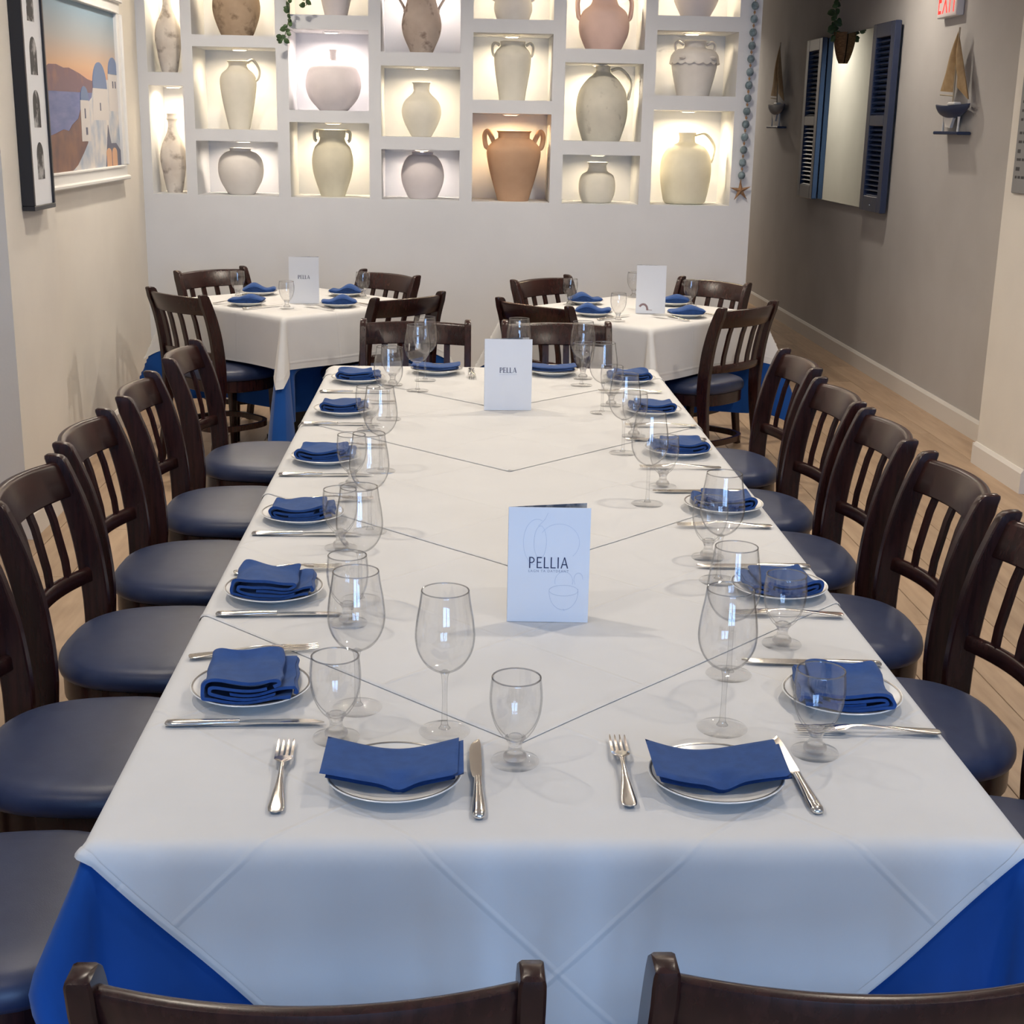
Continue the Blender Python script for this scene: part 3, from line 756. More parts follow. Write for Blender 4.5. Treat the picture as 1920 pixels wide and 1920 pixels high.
def make_wine():
    t = empty('wine_glass')
    outer = spline([(.0045, .093), (.012, .096), (.027, .106), (.039, .125), (.0436, .147), (.0415, .175), (.0375, .199), (.0348, .2195)], 5)
    th = .0011
    inner = [(max(r - th, 0.0), z + (.004 if i == 0 else .0012 if z < .11 else 0)) for i, (r, z) in enumerate(outer)]
    prof = outer + [(outer[-1][0] - .0005, .2200)] + list(reversed(inner)) + [(0, .0975)]
    MB().lathe([(0, .093)] + prof, 40).build('bowl', 'glass_bowl', t, angle=80)
    MB().lathe([(0, .0045)] + spline([(.009, .0055), (.0052, .012), (.0040, .03), (.0038, .06), (.0046, .085), (.0075, .0945)], 5) + [(0, .0955)], 20).build('stem', 'glass_solid', t, angle=80)
    MB().lathe([(0, 0), (.037, 0), (.0380, .001), (.037, .0020), (.022, .0034), (.010, .0052), (0, .0056)], 40).build('foot', 'glass_foot', t, angle=60)
    MB().lathe([(.0340 + .0010 * math.cos(a), .2197 + .0010 * math.sin(a)) for a in [2 * PI * j / 8 for j in range(9)]], 40).build('rim', 'glass_rim', t)
    return t
def make_goblet():
    t = empty('water_goblet')
    outer = spline([(.010, .0345), (.018, .040), (.0275, .054), (.0345, .074), (.0370, .095), (.0362, .112), (.0345, .1275)], 5)
    inner = [(max(r - .0016, 0), z + (.007 if i == 0 else .004 * (1 - sstep(.04, .07, z)))) for i, (r, z) in enumerate(outer)]
    MB().lathe([(0, .0345)] + outer + [(.0338, .1285)] + list(reversed(inner)) + [(0, .0425)], 40).build('bowl', 'glass_bowl', t, angle=80)
    MB().lathe([(0, .006)] + spline([(.0165, .0065), (.0165, .012), (.0105, .019), (.0095, .025), (.0110, .031), (.0150, .038)], 4) + [(0, .0405)], 24).build('stem', 'glass_knop', t, angle=80)
    MB().lathe([(0, 0), (.0335, 0), (.0345, .0015), (.0335, .0035), (.022, .0052), (.016, .0068), (0, .0068)], 40).build('foot', 'glass_foot', t, angle=60)
    MB().lathe([(.0337 + .0012 * math.cos(a), .1280 + .0012 * math.sin(a)) for a in [2 * PI * j / 8 for j in range(9)]], 40).build('rim', 'glass_rim', t)
    return t
protos = {}
def put(kind, maker, x, y, rz, label, cat, group, z=None):
    zz = topz(x, y) + .0012 if z is None else z
    if kind not in protos:
        o = maker(); protos[kind] = o; o.location = (x, y, zz); o.rotation_euler = (0, 0, rz)
    else: o = copy_tree(protos[kind], (x, y, zz), rz)
    return tag(o, label, cat, group)

# napkins: thick folded ribbons extruded in depth
def ribbon(mb, path, th, y0, y1, ny, fn):
    path = spline(path, 5); n = len(path); P = [Vector((p[0], p[1])) for p in path]; out = []; inn = []
    for i, p in enumerate(P):
        tt = (P[min(i + 1, n - 1)] - P[max(i - 1, 0)]).normalized(); nn = Vector((-tt.y, tt.x))
        out.append(p + nn * th / 2); inn.append(p - nn * th / 2)
    ring = out + list(reversed(inn)); m_ = len(ring); k = len(mb.v)
    for j in range(ny + 1):
        v = j / ny
        for p in ring: mb.v.append(fn(p.x, y0 + (y1 - y0) * v, p.y, v))
    for j in range(ny):
        for i in range(m_):
            a = k + j * m_ + i; b = k + j * m_ + (i + 1) % m_
            mb.f.append((a, b, b + m_, a + m_))
    for base in (k, k + ny * m_):
        for i in range(n - 1): mb.f.append((base + i, base + i + 1, base + m_ - 2 - i, base + m_ - 1 - i))
def napkin_roll(seed, mir=1, wd=.066, dp=.056, hgt=.034):
    r = random.Random(seed); mb = MB(); j1, j2, j3 = r.uniform(-.006, .006), r.uniform(-.004, .004), r.uniform(-.01, .01)
    ph = r.random() * 6
    def fn(x, y, z, v):
        zz = z * (1 - .10 * v + .05 * math.sin(x * 45 + ph)) + .0025 * math.sin(x * 60 + y * 30 + ph) * (z / hgt)
        xx = x * (1 - .05 * v) + .10 * (y) * (z / hgt) * j3 * 10 + .0015 * math.sin(y * 90 + z * 200 + ph)
        lift = .0125 * sstep(.054, .088, math.hypot(x, y))          # the cloth rides up over the raised rim
        return (mir * xx, y + .003 * math.sin(x * 40 + ph), max(zz, .001) + lift)
    h = hgt
    ribbon(mb, [(wd + .012, .0035), (.02, .0032), (-wd + .010, .0035), (-wd, h * .22), (-wd - .001, h * .55), (-wd + .010, h * .92), (-.02, h + .0005), (wd * .40 + j1, h - .001), (wd * .80 + j1, h * .86), (wd * .86 + j1, h * .70), (wd * .70 + j1, h * .62)], .0052, -dp, dp, 10, fn)
    ribbon(mb, [(wd * .78, h * .25), (0, h * .27), (-wd * .74, h * .29), (-wd * .86, h * .42), (-wd * .72, h * .62), (0, h * .68), (wd * .62 + j2, h * .62)], .0050, -dp + .003, dp - .003, 8, fn)
    ribbon(mb, [(wd + .017, h * .42), (wd * .5, h * .45), (-wd * .35, h * .48)], .0046, -dp + .006, dp - .002, 8, fn)
    ribbon(mb, [(wd + .015, .009), (wd + .020, h * .20), (wd + .016, h * .40)], .0042, -dp + .006, dp - .002, 8, fn)
    return mb.mesh('napkin', 'napkin', angle=50)
def slab(mb, w_, d_, fn, th, z0=0.0, rot=0.0, ox=0, oy=0, nx=26, ny=16):
    # thin rounded layer following fn(x,y)
    def P(u, v, s):
        x = (u - .5) * w_; y = (v - .5) * d_
        ed = min(1, min(u, 1 - u) * w_ / .006, min(v, 1 - v) * d_ / .006); e = math.sqrt(max(0, 1 - (1 - ed) ** 2))
        X = ox + x * math.cos(rot) - y * math.sin(rot); Y = oy + x * math.sin(rot) + y * math.cos(rot)
        return (X, Y, z0 + fn(X, Y) + s * th / 2 * e)
    k = len(mb.v); mb.grid(lambda u, v: P(u, v, 1), nx, ny); mb.grid(lambda u, v: P(u, v, -1), nx, ny)
def napkin_drape(seed, hump=0.0, w_=.182, d_=.108):
    r = random.Random(seed); mb = MB(); a = r.uniform(-.15, .15); p = r.random() * 6; side = 1 if r.random() > .5 else -1
    def fn(x, y):
        z = .016 + .014 * min(1.3, (x / .09) ** 2) * (.75 + 2.2 * (y + .02)) + .0025 * math.sin(x * 38 + p) * (1 if not hump else .6)
        z -= .009 * math.exp(-((x - .01 - a * .1) / .018) ** 2) * sstep(-.015, -.05, y)
        if hump > .01:      # twisted: one plump end, one flat tail
            z = .019 + .003 * math.sin(x * 50 + p) + hump * math.exp(-((x - .022 * side) / .048) ** 2) * (.45 + .55 * math.cos(min(1.5, abs(y) * 30))) + .006 * math.exp(-((x + .07 * side) / .02) ** 2)
        return z
    if hump > .01:      # plump: layers stacked from the dish up to the fold
        for k_, sc_ in ((1.0, 1.0), (.78, .97), (.56, .94), (.34, .88), (.14, .78)):
            slab(mb, w_ * sc_, d_ * (.80 + .2 * sc_), lambda x, y, k_=k_: .010 + k_ * (fn(x, y) - .010), .0105, 0, a * .3 * (1 - k_))
        return mb.mesh('napkin', 'napkin', angle=60)
    slab(mb, w_, d_, fn, .006, .006)
    slab(mb, w_ * .97, d_ * .93, fn, .005, .0005, a * .6, .010 * (1 if a > 0 else .7), .002)
    slab(mb, w_ * .95, d_ * .90, fn, .005, -.0045, -a * .3, .002, .004)
    return mb.mesh('napkin', 'napkin', angle=60)
NK = 'folded navy napkins'
def napkin(me, x, y, rz, label, z):
    o = obj('napkin', me, None, (x, y, z), rz); tag(o, label, 'napkin', NK)

LEFT_P = [(-.316, 2.045), (-.340, 2.517), (-.342, 3.045), (-.340, 3.598), (-.342, 4.228), (-.336, 4.773)]
RIGHT_P = [(.610, 2.020), (.628, 2.550), (.630, 3.150), (.612, 3.727), (.612, 4.273), (.605, 4.815)]
near_word = ['nearest', 'second', 'third', 'fourth', 'fifth', 'farthest']
PG, KG, FG, WG, GG = 'white side plates with silver rim', 'table knives', 'table forks', 'stemmed wine glasses', 'short-stemmed water goblets'
for side, PP in (('left', LEFT_P), ('right', RIGHT_P)):
    for k, (x, y) in enumerate(PP):
        pos_ = 'at the %s place on the %s side of the long table' % (near_word[k], side)
        p = put('plate', make_plate, x, y, random.random(), 'white side plate ' + pos_, 'plate', PG)
        z = p.location.z
        s = 1 if side == 'left' else -1
        if side == 'right' and k == 1:
            me = napkin_roll(40 + k, s, .058, .060, .026); rot = .12
        else:
            me = napkin_roll(20 + k + (100 if s < 0 else 0), s, .060 + .004 * (k % 2), .052 + .006 * (k % 2), .036 if k < 2 and s > 0 else .029); rot = (.07, .02, .03, -.03, .02, .05)[k] * s
        if k == 0: me = napkin_roll(77 if s > 0 else 78, s, .060, .072, .036 if s > 0 else .026); rot = .06 if s > 0 else -.12
        napkin(me, x - .006 * s, y - .002, rot, 'folded navy napkin ' + pos_, z + .0060)
KL = [(-.308, 1.925, .02), (-.312, 2.398, .01), (-.320, 2.911, 0), (-.327, 3.434, 0), (-.338, 4.049, 0), (-.331, 4.558, 0)]
for k, (x, y, a) in enumerate(KL):
    put('knife', make_knife, x, y, -PI / 2 + a, 'steel knife beside the %s plate on the left side' % near_word[k], 'knife', KG)
FLs = [(-.335, 2.212, .22), (-.330, 2.66, .20), (-.300, 3.19, .10), (-.30, 3.755, .12), (-.30, 4.375, .1)]
for k, (x, y, a) in enumerate(FLs):
    put('fork', make_fork, x, y, -PI / 2 + a, 'steel fork behind the %s plate on the left side' % near_word[k], 'fork', FG)
FR = [(.618, 1.899, -.05), (.610, 2.412, -.03), (.605, 2.999, -.02), (.590, 3.545, 0), (.612, 4.069, 0), (.585, 4.618, 0)]
for k, (x, y, a) in enumerate(FR):
    put('fork', make_fork, x, y, PI / 2 + a, 'steel fork before the %s plate on the right side' % near_word[k], 'fork', FG)
KR = [(.600, 2.175, -.06), (.610, 2.702, 0), (.60, 3.30, .02), (.600, 3.885, .02)]
for k, (x, y, a) in enumerate(KR):
    put('knife', make_knife, x, y, PI / 2 + a, 'steel knife behind the %s plate on the right side' % near_word[k], 'knife', KG)
for k, (x, y, fx, fy, fa, kx, ky, ka, lb) in enumerate(((-.080, 1.738, -.234, 1.752, .05, .034, 1.748, 0, 'left'), (.360, 1.735, .236, 1.768, -.03, .476, 1.760, .03, 'right'))):
    pos_ = 'at the %s place on the front edge of the long table' % lb
    p = put('plate', make_plate, x, y, 0, 'white side plate ' + pos_, 'plate', PG)
    napkin(napkin_drape(5 + k * 3), x - .004 + .004 * k, y + .004, (-.02, .015)[k], 'broad draped navy napkin ' + pos_, p.location.z + .0035)
    put('fork', make_fork, fx, fy, fa, 'upright steel fork ' + pos_, 'fork', FG)
    put('knife', make_knife, kx, ky, ka, 'upright steel knife ' + pos_, 'knife', KG)
for k, (x, y, lb) in enumerate(((-.070, 4.955, 'left'), (.345, 4.96, 'right'))):
    pos_ = 'at the far table end, %s of the far menu card' % lb
    p = put('plate', make_plate, x, y, 0, 'white side plate ' + pos_, 'plate', PG)
    napkin(napkin_drape(31 + k, .006, .17, .09), x, y, PI, 'draped navy napkin ' + pos_, p.location.z + .0035)
put('fork', make_fork, .055, 4.93, PI, 'steel fork at the far table end beside the far menu card', 'fork', FG)

WINE = [(-.013, 1.904, 'standing alone in front of the near menu'), (.402, 1.917, 'behind the right front napkin'),
        (-.147, 1.990, 'behind the goblet at the nearest left place'), (-.176, 2.487, 'at the second place on the left side'), (-.186, 2.945, 'at the third place on the left side'), (-.191, 3.49, 'at the fourth place on the left side'), (-.202, 4.137, 'at the fifth place on the left side'),
        (-.128, 4.60, 'before the far left napkin'), (-.107, 4.795, 'touching the far left napkin, rearmost on the left'),
        (.452, 2.130, 'at the nearest place on the right side'), (.522, 2.615, 'at the second place on the right side'), (.456, 3.19, 'at the third place on the right side'), (.458, 3.72, 'at the fourth place on the right side'), (.455, 4.268, 'at the fifth place on the right side'),
        (.431, 4.735, 'at the far right corner of the long table'), (.215, 4.79, 'half hidden behind the far menu card')]
for x, y, lb in WINE: put('wine', make_wine, x, y, 0, 'tall stemmed wine glass ' + lb, 'wine glass', WG)
GOB = [(.087, 1.802, 'beside the left upright knife at the table front'), (.521, 1.832, 'at the right front corner, before the nearest right plate'),
       (-.170, 1.880, 'at the nearest place on the left side'), (-.189, 2.36, 'at the second place on the left side'), (-.239, 2.818, 'at the third place on the left side'), (-.253, 3.341, 'at the fourth place on the left side'), (-.252, 3.98, 'at the fifth place on the left side'), (-.215, 4.70, 'at the farthest place on the left side'),
       (.571, 2.268, 'beside the second plate on the right side'), (.528, 2.768, 'before the third plate on the right side'), (.516, 3.355, 'before the fourth plate on the right side'), (.514, 3.93, 'before the fifth plate on the right side'), (.496, 4.385, 'beside the fifth plate on the right side'), (.447, 4.868, 'at the far right corner behind the wine glass')]
for x, y, lb in GOB: put('goblet', make_goblet, x, y, 0, 'short clear water goblet ' + lb, 'goblet', GG)

# back tables
BZ = TZ + .0045
for (c, nm, places, gobs) in ((CL, 'back left table', [(-1, 1, 'far left'), (-1, -1, 'near left'), (1, 1, 'far right'), (1, -1, 'near right')], [(-1.10, 7.12, 'far left'), (-.807, 6.705, 'near'), (-.476, 7.174, 'far right')]),
                              (CR, 'back right table', [(-1, 1, 'far left'), (-1, -1, 'near left'), (1, 1, 'far right'), (1, -1, 'near right')], [(.566, 7.0, 'left'), (.742, 6.41, 'near'), (.93, 7.36, 'far'), (1.176, 7.03, 'right')])):
    for i, (sx, sy, wd) in enumerate(places):
        x, y = c[0] + sx * .222, c[1] + sy * .222
        put('plate', make_plate, x, y, 0, 'small white plate at the %s side of the %s' % (wd, nm), 'plate', PG, BZ)
        napkin(napkin_drape(60 + i + (10 if c is CR else 0), .030, .170, .086), x, y, (sx * sy) * -.12, 'twisted navy napkin at the %s side of the %s' % (wd, nm), BZ + .0035)
        a = math.atan2(-sy, -sx) - PI / 2
        if sy < 0:
            for kind, mk, off, lab in (('knife', make_knife, .125, 'knife'), ('fork', make_fork, -.125, 'fork')):
                put(kind, mk, x + off * math.cos(a), y + off * math.sin(a), a, 'steel %s at the %s side of the %s' % (lab, wd, nm), lab, KG if lab == 'knife' else FG, BZ)
    for (x, y, wd) in gobs: put('goblet', make_goblet, x, y, 0, 'short water goblet at the %s of the %s' % (wd, nm), 'goblet', GG, BZ)

# ------------------------------------------------------------------ menu cards
def glyphs(word, h, m, serif):
    """lettering as thin polygons in the x-z plane, centred at x=0, baseline z=0"""
    mb = MB(); th = h * (.13 if serif else .10); tn = h * (.05 if serif else .085); x = 0.0; y0, y1 = -.0003, 0.0
    def bar(x0, x1, z0, z1): mb.box(x0, x1, y0, y1, z0, z1)
    def quad(p): mb.prism(p, 'y', y0, y1)
    for ch in word:
        if ch == 'P':
            bar(x, x + th, 0, h)
            pts = []; ro, ri = h * .27, h * .27 - tn; zc = h - ro; cx_ = x + th + h * .10
            N = 14
            for i in range(N):
                a0, a1 = PI / 2 - PI * i / N, PI / 2 - PI * (i + 1) / N
                wd = lambda a: ri - (th - tn) * max(0, math.cos(a)) * (1 if serif else .2)
                quad([(cx_ + ro * math.cos(a0), zc + ro * math.sin(a0)), (cx_ + ro * math.cos(a1), zc + ro * math.sin(a1)), (cx_ + wd(a1) * math.cos(a1), zc + ri * math.sin(a1)), (cx_ + wd(a0) * math.cos(a0), zc + ri * math.sin(a0))])
            bar(x + th, cx_, h - tn, h); bar(x + th, cx_, h - 2 * ro, h - 2 * ro + tn); adv = .52
        elif ch == 'E':
            bar(x, x + th, 0, h)
            for z, l_ in ((0, .46), (h * .48, .38), (h - tn, .44)): bar(x + th, x + h * l_, z, z + tn)
            if serif:
                bar(x + h * .42, x + h * .46, 0, h * .16); bar(x + h * .41, x + h * .44, h * .86, h); bar(x + h * .35, x + h * .38, h * .42, h * .58)
            adv = .48
        elif ch == 'L':
            bar(x, x + th, 0, h); bar(x + th, x + h * .44, 0, tn)
            if serif: bar(x + h * .41, x + h * .44, 0, h * .17)
            adv = .46
        elif ch == 'I': bar(x, x + th, 0, h); adv = .13
        elif ch == 'A':
            w_ = h * .66; t2 = th; t1 = tn * 1.1
            quad([(x, 0), (x + t1, 0), (x + w_ * .5 + t1 * .3, h), (x + w_ * .5 - t1 * .3, h)])
            quad([(x + w_ - t2, 0), (x + w_, 0), (x + w_ * .5 + t2 * .4, h), (x + w_ * .5 - t2 * .5, h)])
            bar(x + w_ * .2, x + w_ * .74, h * .30, h * .30 + tn); adv = .66
        if serif and ch in 'PELI':
            bar(x - h * .05, x + th + h * .06, 0, tn * .8); bar(x - h * .05, x, h - tn * .8, h)
        if serif and ch == 'P': bar(x - h * .05, x + th + h * .08, 0, tn * .8)
        x += h * (adv + .14)
    tot = x - h * .14
    mb.v = [(a - tot / 2, b, c) for a, b, c in mb.v]
    return mb
def font_mesh(text, size, m, name):
    cu = bpy.data.curves.new(name, 'FONT'); cu.body = text; cu.size = size; cu.align_x = 'CENTER'; cu.space_character = 1.25
    o = bpy.data.objects.new(name, cu); C.objects.link(o)
    dg = bpy.context.evaluated_depsgraph_get(); dg.update()
    me = bpy.data.meshes.new_from_object(o.evaluated_get(dg)); bpy.data.objects.remove(o); bpy.data.curves.remove(cu)
    me.materials.clear(); me.materials.append(M[m]); return me
def menu(x, y, z, rz, w_, h, open_, label, word=None, serif=False, wh=.012, deco=None):
    """front panel faces the viewer; spine at its left edge (or right when open_ < 0)"""
    t = empty('menu_card', (x, y, z), rz)
    lean = .008
    f = MB(); n = 6
    f.loft([[(-w_ / 2, yy + lean * zz / h, zz), (w_ / 2, yy + lean * zz / h, zz)][::1] + [(w_ / 2, yy + .0012 + lean * zz / h, zz), (-w_ / 2, yy + .0012 + lean * zz / h, zz)] for zz, yy in ((0, 0), (h, 0))])
    fp = f.build('front_panel', 'card', t, smooth=False)
    a = abs(open_); sx = 1 if open_ > 0 else -1
    bx, by = sx * (-w_ / 2), .0012
    dx, dy = sx * math.cos(a) * w_, math.sin(a) * w_
    b = MB(); px, py = -math.sin(a) * .0012 * sx, math.cos(a) * .0012
    b.loft([[(bx, by + lean * zz / h, zz), (bx + dx, by + dy + lean * zz / h * .3, zz), (bx + dx + px, by + dy + py + lean * zz / h * .3, zz), (bx + px, by + py + lean * zz / h, zz)] for zz in (0, h)])
    b.build('back_panel', 'card_in', t, smooth=False)['label'] = 'dark printed back panel'
    if word:
        g = glyphs(word, wh, 'ink', serif); o = g.build('lettering', 'ink', fp, smooth=False); o.location = (0, -.0004 + lean * .48, h * .475 if not serif else h * .53)
        o.rotation_euler = (-math.atan2(lean, h), 0, 0); o['label'] = 'navy lettering reading ' + word
    if deco: deco(t, fp, w_, h, lean)
    tag(t, label, 'menu', 'standing menu cards'); return t
def line_art(fp, pts, r, m, h, lean):
    # thin flat drawn line on the card face
    mb = MB(); P = [Vector(p) for p in pts]
    for a, b in zip(P, P[1:]):
        d = (b - a); 
        if d.length < 1e-6: continue
        nn = Vector((-d.y, d.x)).normalized() * r
        mb.prism([(a + nn)[:], (b + nn)[:], (b - nn)[:], (a - nn)[:]], 'y', -.0004, -.0001)
    mb.v = [(x, y + lean * z / h, z) for x, y, z in mb.v]
    return mb.build('drawing', m, fp, smooth=False)
def ell(cx, cz, a, b, t0=0, t1=2 * PI, n=40, rot=0):
    return [(cx + a * math.cos(t) * math.cos(rot) - b * math.sin(t) * math.sin(rot), cz + a * math.cos(t) * math.sin(rot) + b * math.sin(t) * math.cos(rot)) for t in [t0 + (t1 - t0) * i / n for i in range(n + 1)]]
def deco_near(t, fp, w_, h, lean):
    me = font_mesh('LAGN TA DATDEANT', .0062, 'ink_grey', 'subtitle')
    o = obj('subtitle', me, fp, (0, -.0004 + lean * .45, h * .44)); o.rotation_euler = (PI / 2 - math.atan2(lean, h), 0, 0); o['label'] = 'small grey line of lettering'
    r = .00025
    line_art(fp, ell(.018, h * .70, .036, .034, -.8, 2.6), r, 'ink_pale', h, lean)
    line_art(fp, ell(-.022, h * .70, .024, .042, 1.2, 4.6), r, 'ink_pale', h, lean)
    line_art(fp, ell(-.016, h * .70, .011, .030), r, 'ink_pale', h, lean)
    line_art(fp, [(-.02, h * .84), (-.008, h * .90), (-.003, h * .955)], r, 'ink_pale', h, lean)
    line_art(fp, ell(.028, h * .27, .026, .034, PI * .95, PI * 2.05), r, 'ink_pale', h, lean)
    line_art(fp, ell(.028, h * .28, .026, .010), r, 'ink_pale', h, lean)
    line_art(fp, ell(.028, h * .36, .016, .018, -.3, PI + .3), r, 'ink_pale', h, lean)
    line_art(fp, [(.03, h * .10), (.028, h * .12)], r, 'ink_pale', h, lean)
    line_art(fp, ell(.054, h * .38, .008, .012, 0, 4), r, 'ink_pale', h, lean)
def deco_far(t, fp, w_, h, lean):
    line_art(fp, [(-.028, h * .505), (.028, h * .505)], .0004, 'ink_pale', h, lean)
M['shell'] = mat('shell_print', (.30, .20, .20), .6)
def deco_br(t, fp, w_, h, lean):
    line_art(fp, ell(-.035, .020, .020, .024, -.2, 2.6, 20), .005, 'shell', h, lean)['label'] = 'curved pinkish brown emblem'
    line_art(fp, [(-.018, .018), (.008, .016)], .0012, 'shell', h, lean)
menu(.168, 2.375, topz(.168, 2.375) + .0008, -.03, .146, .212, .27, 'white menu card reading PELLIA standing nearest on the long table', 'PELLIA', False, .0205, deco_near)
menu(.162, 4.297, topz(.162, 4.297) + .0008, .03, .148, .222, .30, 'white menu card reading PELLA at the far end of the long table', 'PELLA', True, .0165, deco_far)
menu(-.745, 6.90, BZ, 0, .146, .225, .22, 'white menu card on the back left table', 'PELLA', True, .0180)
menu(.93, 6.70, BZ, 0, .142, .228, -.24, 'white menu card with a small brown emblem on the back right table', deco=deco_br)

# ------------------------------------------------------------------ left wall pictures
def framed_picture():
    x = XL; y0, y1, z0, z1 = 6.16, 7.80, 1.29, 2.20
    t = empty('framed_picture', (x, (y0 + y1) / 2, z0))
    cy_ = (y0 + y1) / 2; fw = .075
    def P(y, z): return (y - cy_, z - z0)
    def rail_(ya, yb, za, zb, outer):
        mb = MB()
        return mb
    W, H = y1 - y0, z1 - z0
    # frame rails with stepped moulding
    for nm, (ya, yb, za, zb) in {'bottom': (0, W, 0, fw), 'top': (0, W, H - fw, H), 'l': (0, fw, fw, H - fw), 'r': (W - fw, W, fw, H - fw)}.items():
        mb = MB().bbox(.001, .028, ya - W / 2, yb - W / 2, za, zb, .003)
        if nm in ('bottom', 'top'):
            zz = za if nm == 'bottom' else zb - .022
            mb.bbox(.02, .045, -W / 2 - .01, W / 2 + .01, zz, zz + .022, .006)
            zi = zb - .012 if nm == 'bottom' else za
            mb.bbox(.02, .034, -W / 2 + fw - .01, W / 2 - fw + .01, zi, zi + .012, .003)
        else:
            yo = ya if nm == 'l' else yb - .018
            mb.bbox(.02, .042, yo - W / 2, yo + .018 - W / 2, za, zb, .005)
        mb.build('frame_rail', 'white_paint', t, smooth=False)
    # printed scene: flat layers of colour a fraction of a millimetre apart
    a0, a1, b0, b1 = fw - W / 2, W / 2 - fw, fw, H - fw
    AW, AH = a1 - a0, b1 - b0
    sky = mat('print_sky', (.5, .5, .6), .5)
    n, l, b = nodes(sky); tc = n.new('ShaderNodeTexCoord'); sp = n.new('ShaderNodeSeparateXYZ'); cr = n.new('ShaderNodeValToRGB')
    l.new(tc.outputs['Generated'], sp.inputs[0]); l.new(sp.outputs['Z'], cr.inputs['Fac']); l.new(cr.outputs['Color'], b.inputs['Base Color'])
    e = cr.color_ramp.elements; e[0].position = .52; e[0].color = (.60, .30, .20, 1); e[1].position = 1.0; e[1].color = (.20, .34, .46, 1)
    m_ = e.new(.62); m_.color = (.60, .38, .24, 1); m2 = e.new(.78); m2.color = (.38, .38, .38, 1)
    pr = MB().box(.002, .010, a0 - .005, a1 + .005, b0 - .005, b1 + .005).build('print', sky, t, smooth=False); pr['label'] = 'sunset view over a blue sea with white domed houses'
    def lay(nm, poly, m, lv):
        MB().prism([(a0 + p * AW, b0 + q_ * AH) for p, q_ in poly], 'x', .010, .010 + .0006 * lv).build(nm, m, pr, smooth=False)
    sea = add_noise(mat('print_sea', (.12, .15, .34), .5), (.10, .13, .30), (.17, .19, .38), 4, stretch=(1, 1, 6))
    cliff = add_noise(mat('print_cliff', (.17, .085, .07), .5), (.13, .07, .07), (.22, .11, .075), 9)
    hills = add_noise(mat('print_hills', (.20, .11, .13), .5), (.17, .10, .13), (.36, .17, .11), 6, lo=.5, hi=.75)
    house = add_noise(mat('print_houses', (.45, .47, .52), .5), (.32, .38, .48), (.62, .58, .55), 9)
    house2 = mat('print_tower', (.56, .53, .52), .5)
    dome = mat('print_dome', (.13, .19, .34), .5); dark = mat('print_shadow', (.10, .11, .17), .5); peach = mat('print_peach', (.62, .36, .22), .5)
    lay('print_sea', [(0, 0), (1, 0), (1, .50), (0, .50)], sea, 1)
    lay('print_hills', [(0, .46), (.75, .47), (.75, .53), (.60, .55), (.50, .58), (.38, .605), (.32, .60), (.24, .615), (.16, .61), (.1, .58), (0, .56)], hills, 2)
    lay('print_cliff', [(.08, 0), (.56, 0), (.56, .42), (.50, .38), (.46, .31), (.38, .27), (.34, .235), (.28, .245), (.18, .22), (.08, .20)], cliff, 3)
    lay('print_houses', [(.36, 0), (1, 0), (1, .53), (.88, .56), (.82, .56), (.66, .50), (.64, .44), (.58, .40), (.56, .16), (.50, .10), (.42, .03)], house, 4)
    lay('print_tower', [(.485, .17), (.60, .17), (.595, .42), (.49, .42)], house2, 5)
    lay('print_tower', [(.64, .30), (.86, .30), (.85, .50), (.66, .50)], house2, 5)
    lay('print_tower', [(.87, .36), (1.0, .36), (1.0, .60), (.875, .60)], house2, 5)
    for (cx_, bz, rx, rz_) in ((.545, .42, .05, .085), (.755, .50, .095, .165), (.95, .60, .068, .11)):
        pl_ = [(cx_ + rx * math.cos(PI * i / 16), bz + rz_ * math.sin(PI * i / 16)) for i in range(17)]
        lay('print_dome', [(min(p, 1), q_) for p, q_ in pl_], dome, 6)
    for (p, q_, w_, h_) in ((.535, .31, .012, .06), (.74, .36, .012, .05), (.93, .51, .014, .045), (.965, .51, .014, .045), (.54, .21, .020, .045)):
        lay('print_window', [(p, q_), (p + w_, q_), (p + w_, q_ + h_), (p, q_ + h_)], dark, 7)
    lay('print_shadow', [(.78, 0), (.81, .14), (.835, .27), (.87, .15), (.94, .15), (1, .10), (1, 0)], dark, 6)
    for cx_ in (.83, .91): lay('print_arch', [(cx_ - .035, 0)] + [(cx_ + .035 * math.cos(PI - PI * i / 8), .085 + .035 * math.sin(PI * i / 8)) for i in range(9)] + [(cx_ + .035, 0)], peach, 7)
    tag(t, 'white framed sunset seaside picture on the left wall', 'picture')
framed_picture()
def black_frame():
    px = -1.67; y0, y1, z0, z1 = 5.545, 5.835, 1.255, 2.32
    t = empty('photo_frame', (px, (y0 + y1) / 2, z0)); W, H = y1 - y0, z1 - z0; fw = .018; d = .05
    for ya, yb, za, zb in ((0, W, 0, fw), (0, W, H - fw, H), (0, fw, fw, H - fw), (W - fw, W, fw, H - fw)):
        MB().bbox(.001, d, ya - W / 2, yb - W / 2, za, zb, .002).build('frame_rail', 'black', t, smooth=False)
    MB().box(.002, .041, fw - W / 2, W / 2 - fw, fw, H - fw).build('mat_board', 'card', t, smooth=False)
    ph = add_noise(mat('photo_print', (.08, .08, .085), .5), (.03, .03, .035), (.42, .42, .43), 18, lo=.48, hi=.62)
    k = 0; z = .115
    while z + .14 < H:
        pts = [(-.045, z), (.045, z), (.045, z + .085)] + [(.045 * math.cos(a), z + .085 + .055 * math.sin(a)) for a in [PI * i / 10 for i in range(1, 10)]] + [(-.045, z + .085)]
        MB().prism([(p + (.0 if k % 2 else .004), q_) for p, q_ in pts], 'x', .041, .0418).build('photo', ph, t, smooth=False)
        z += .195; k += 1
    tag(t, 'narrow black box frame with a column of small arched photographs', 'picture frame')
black_frame()

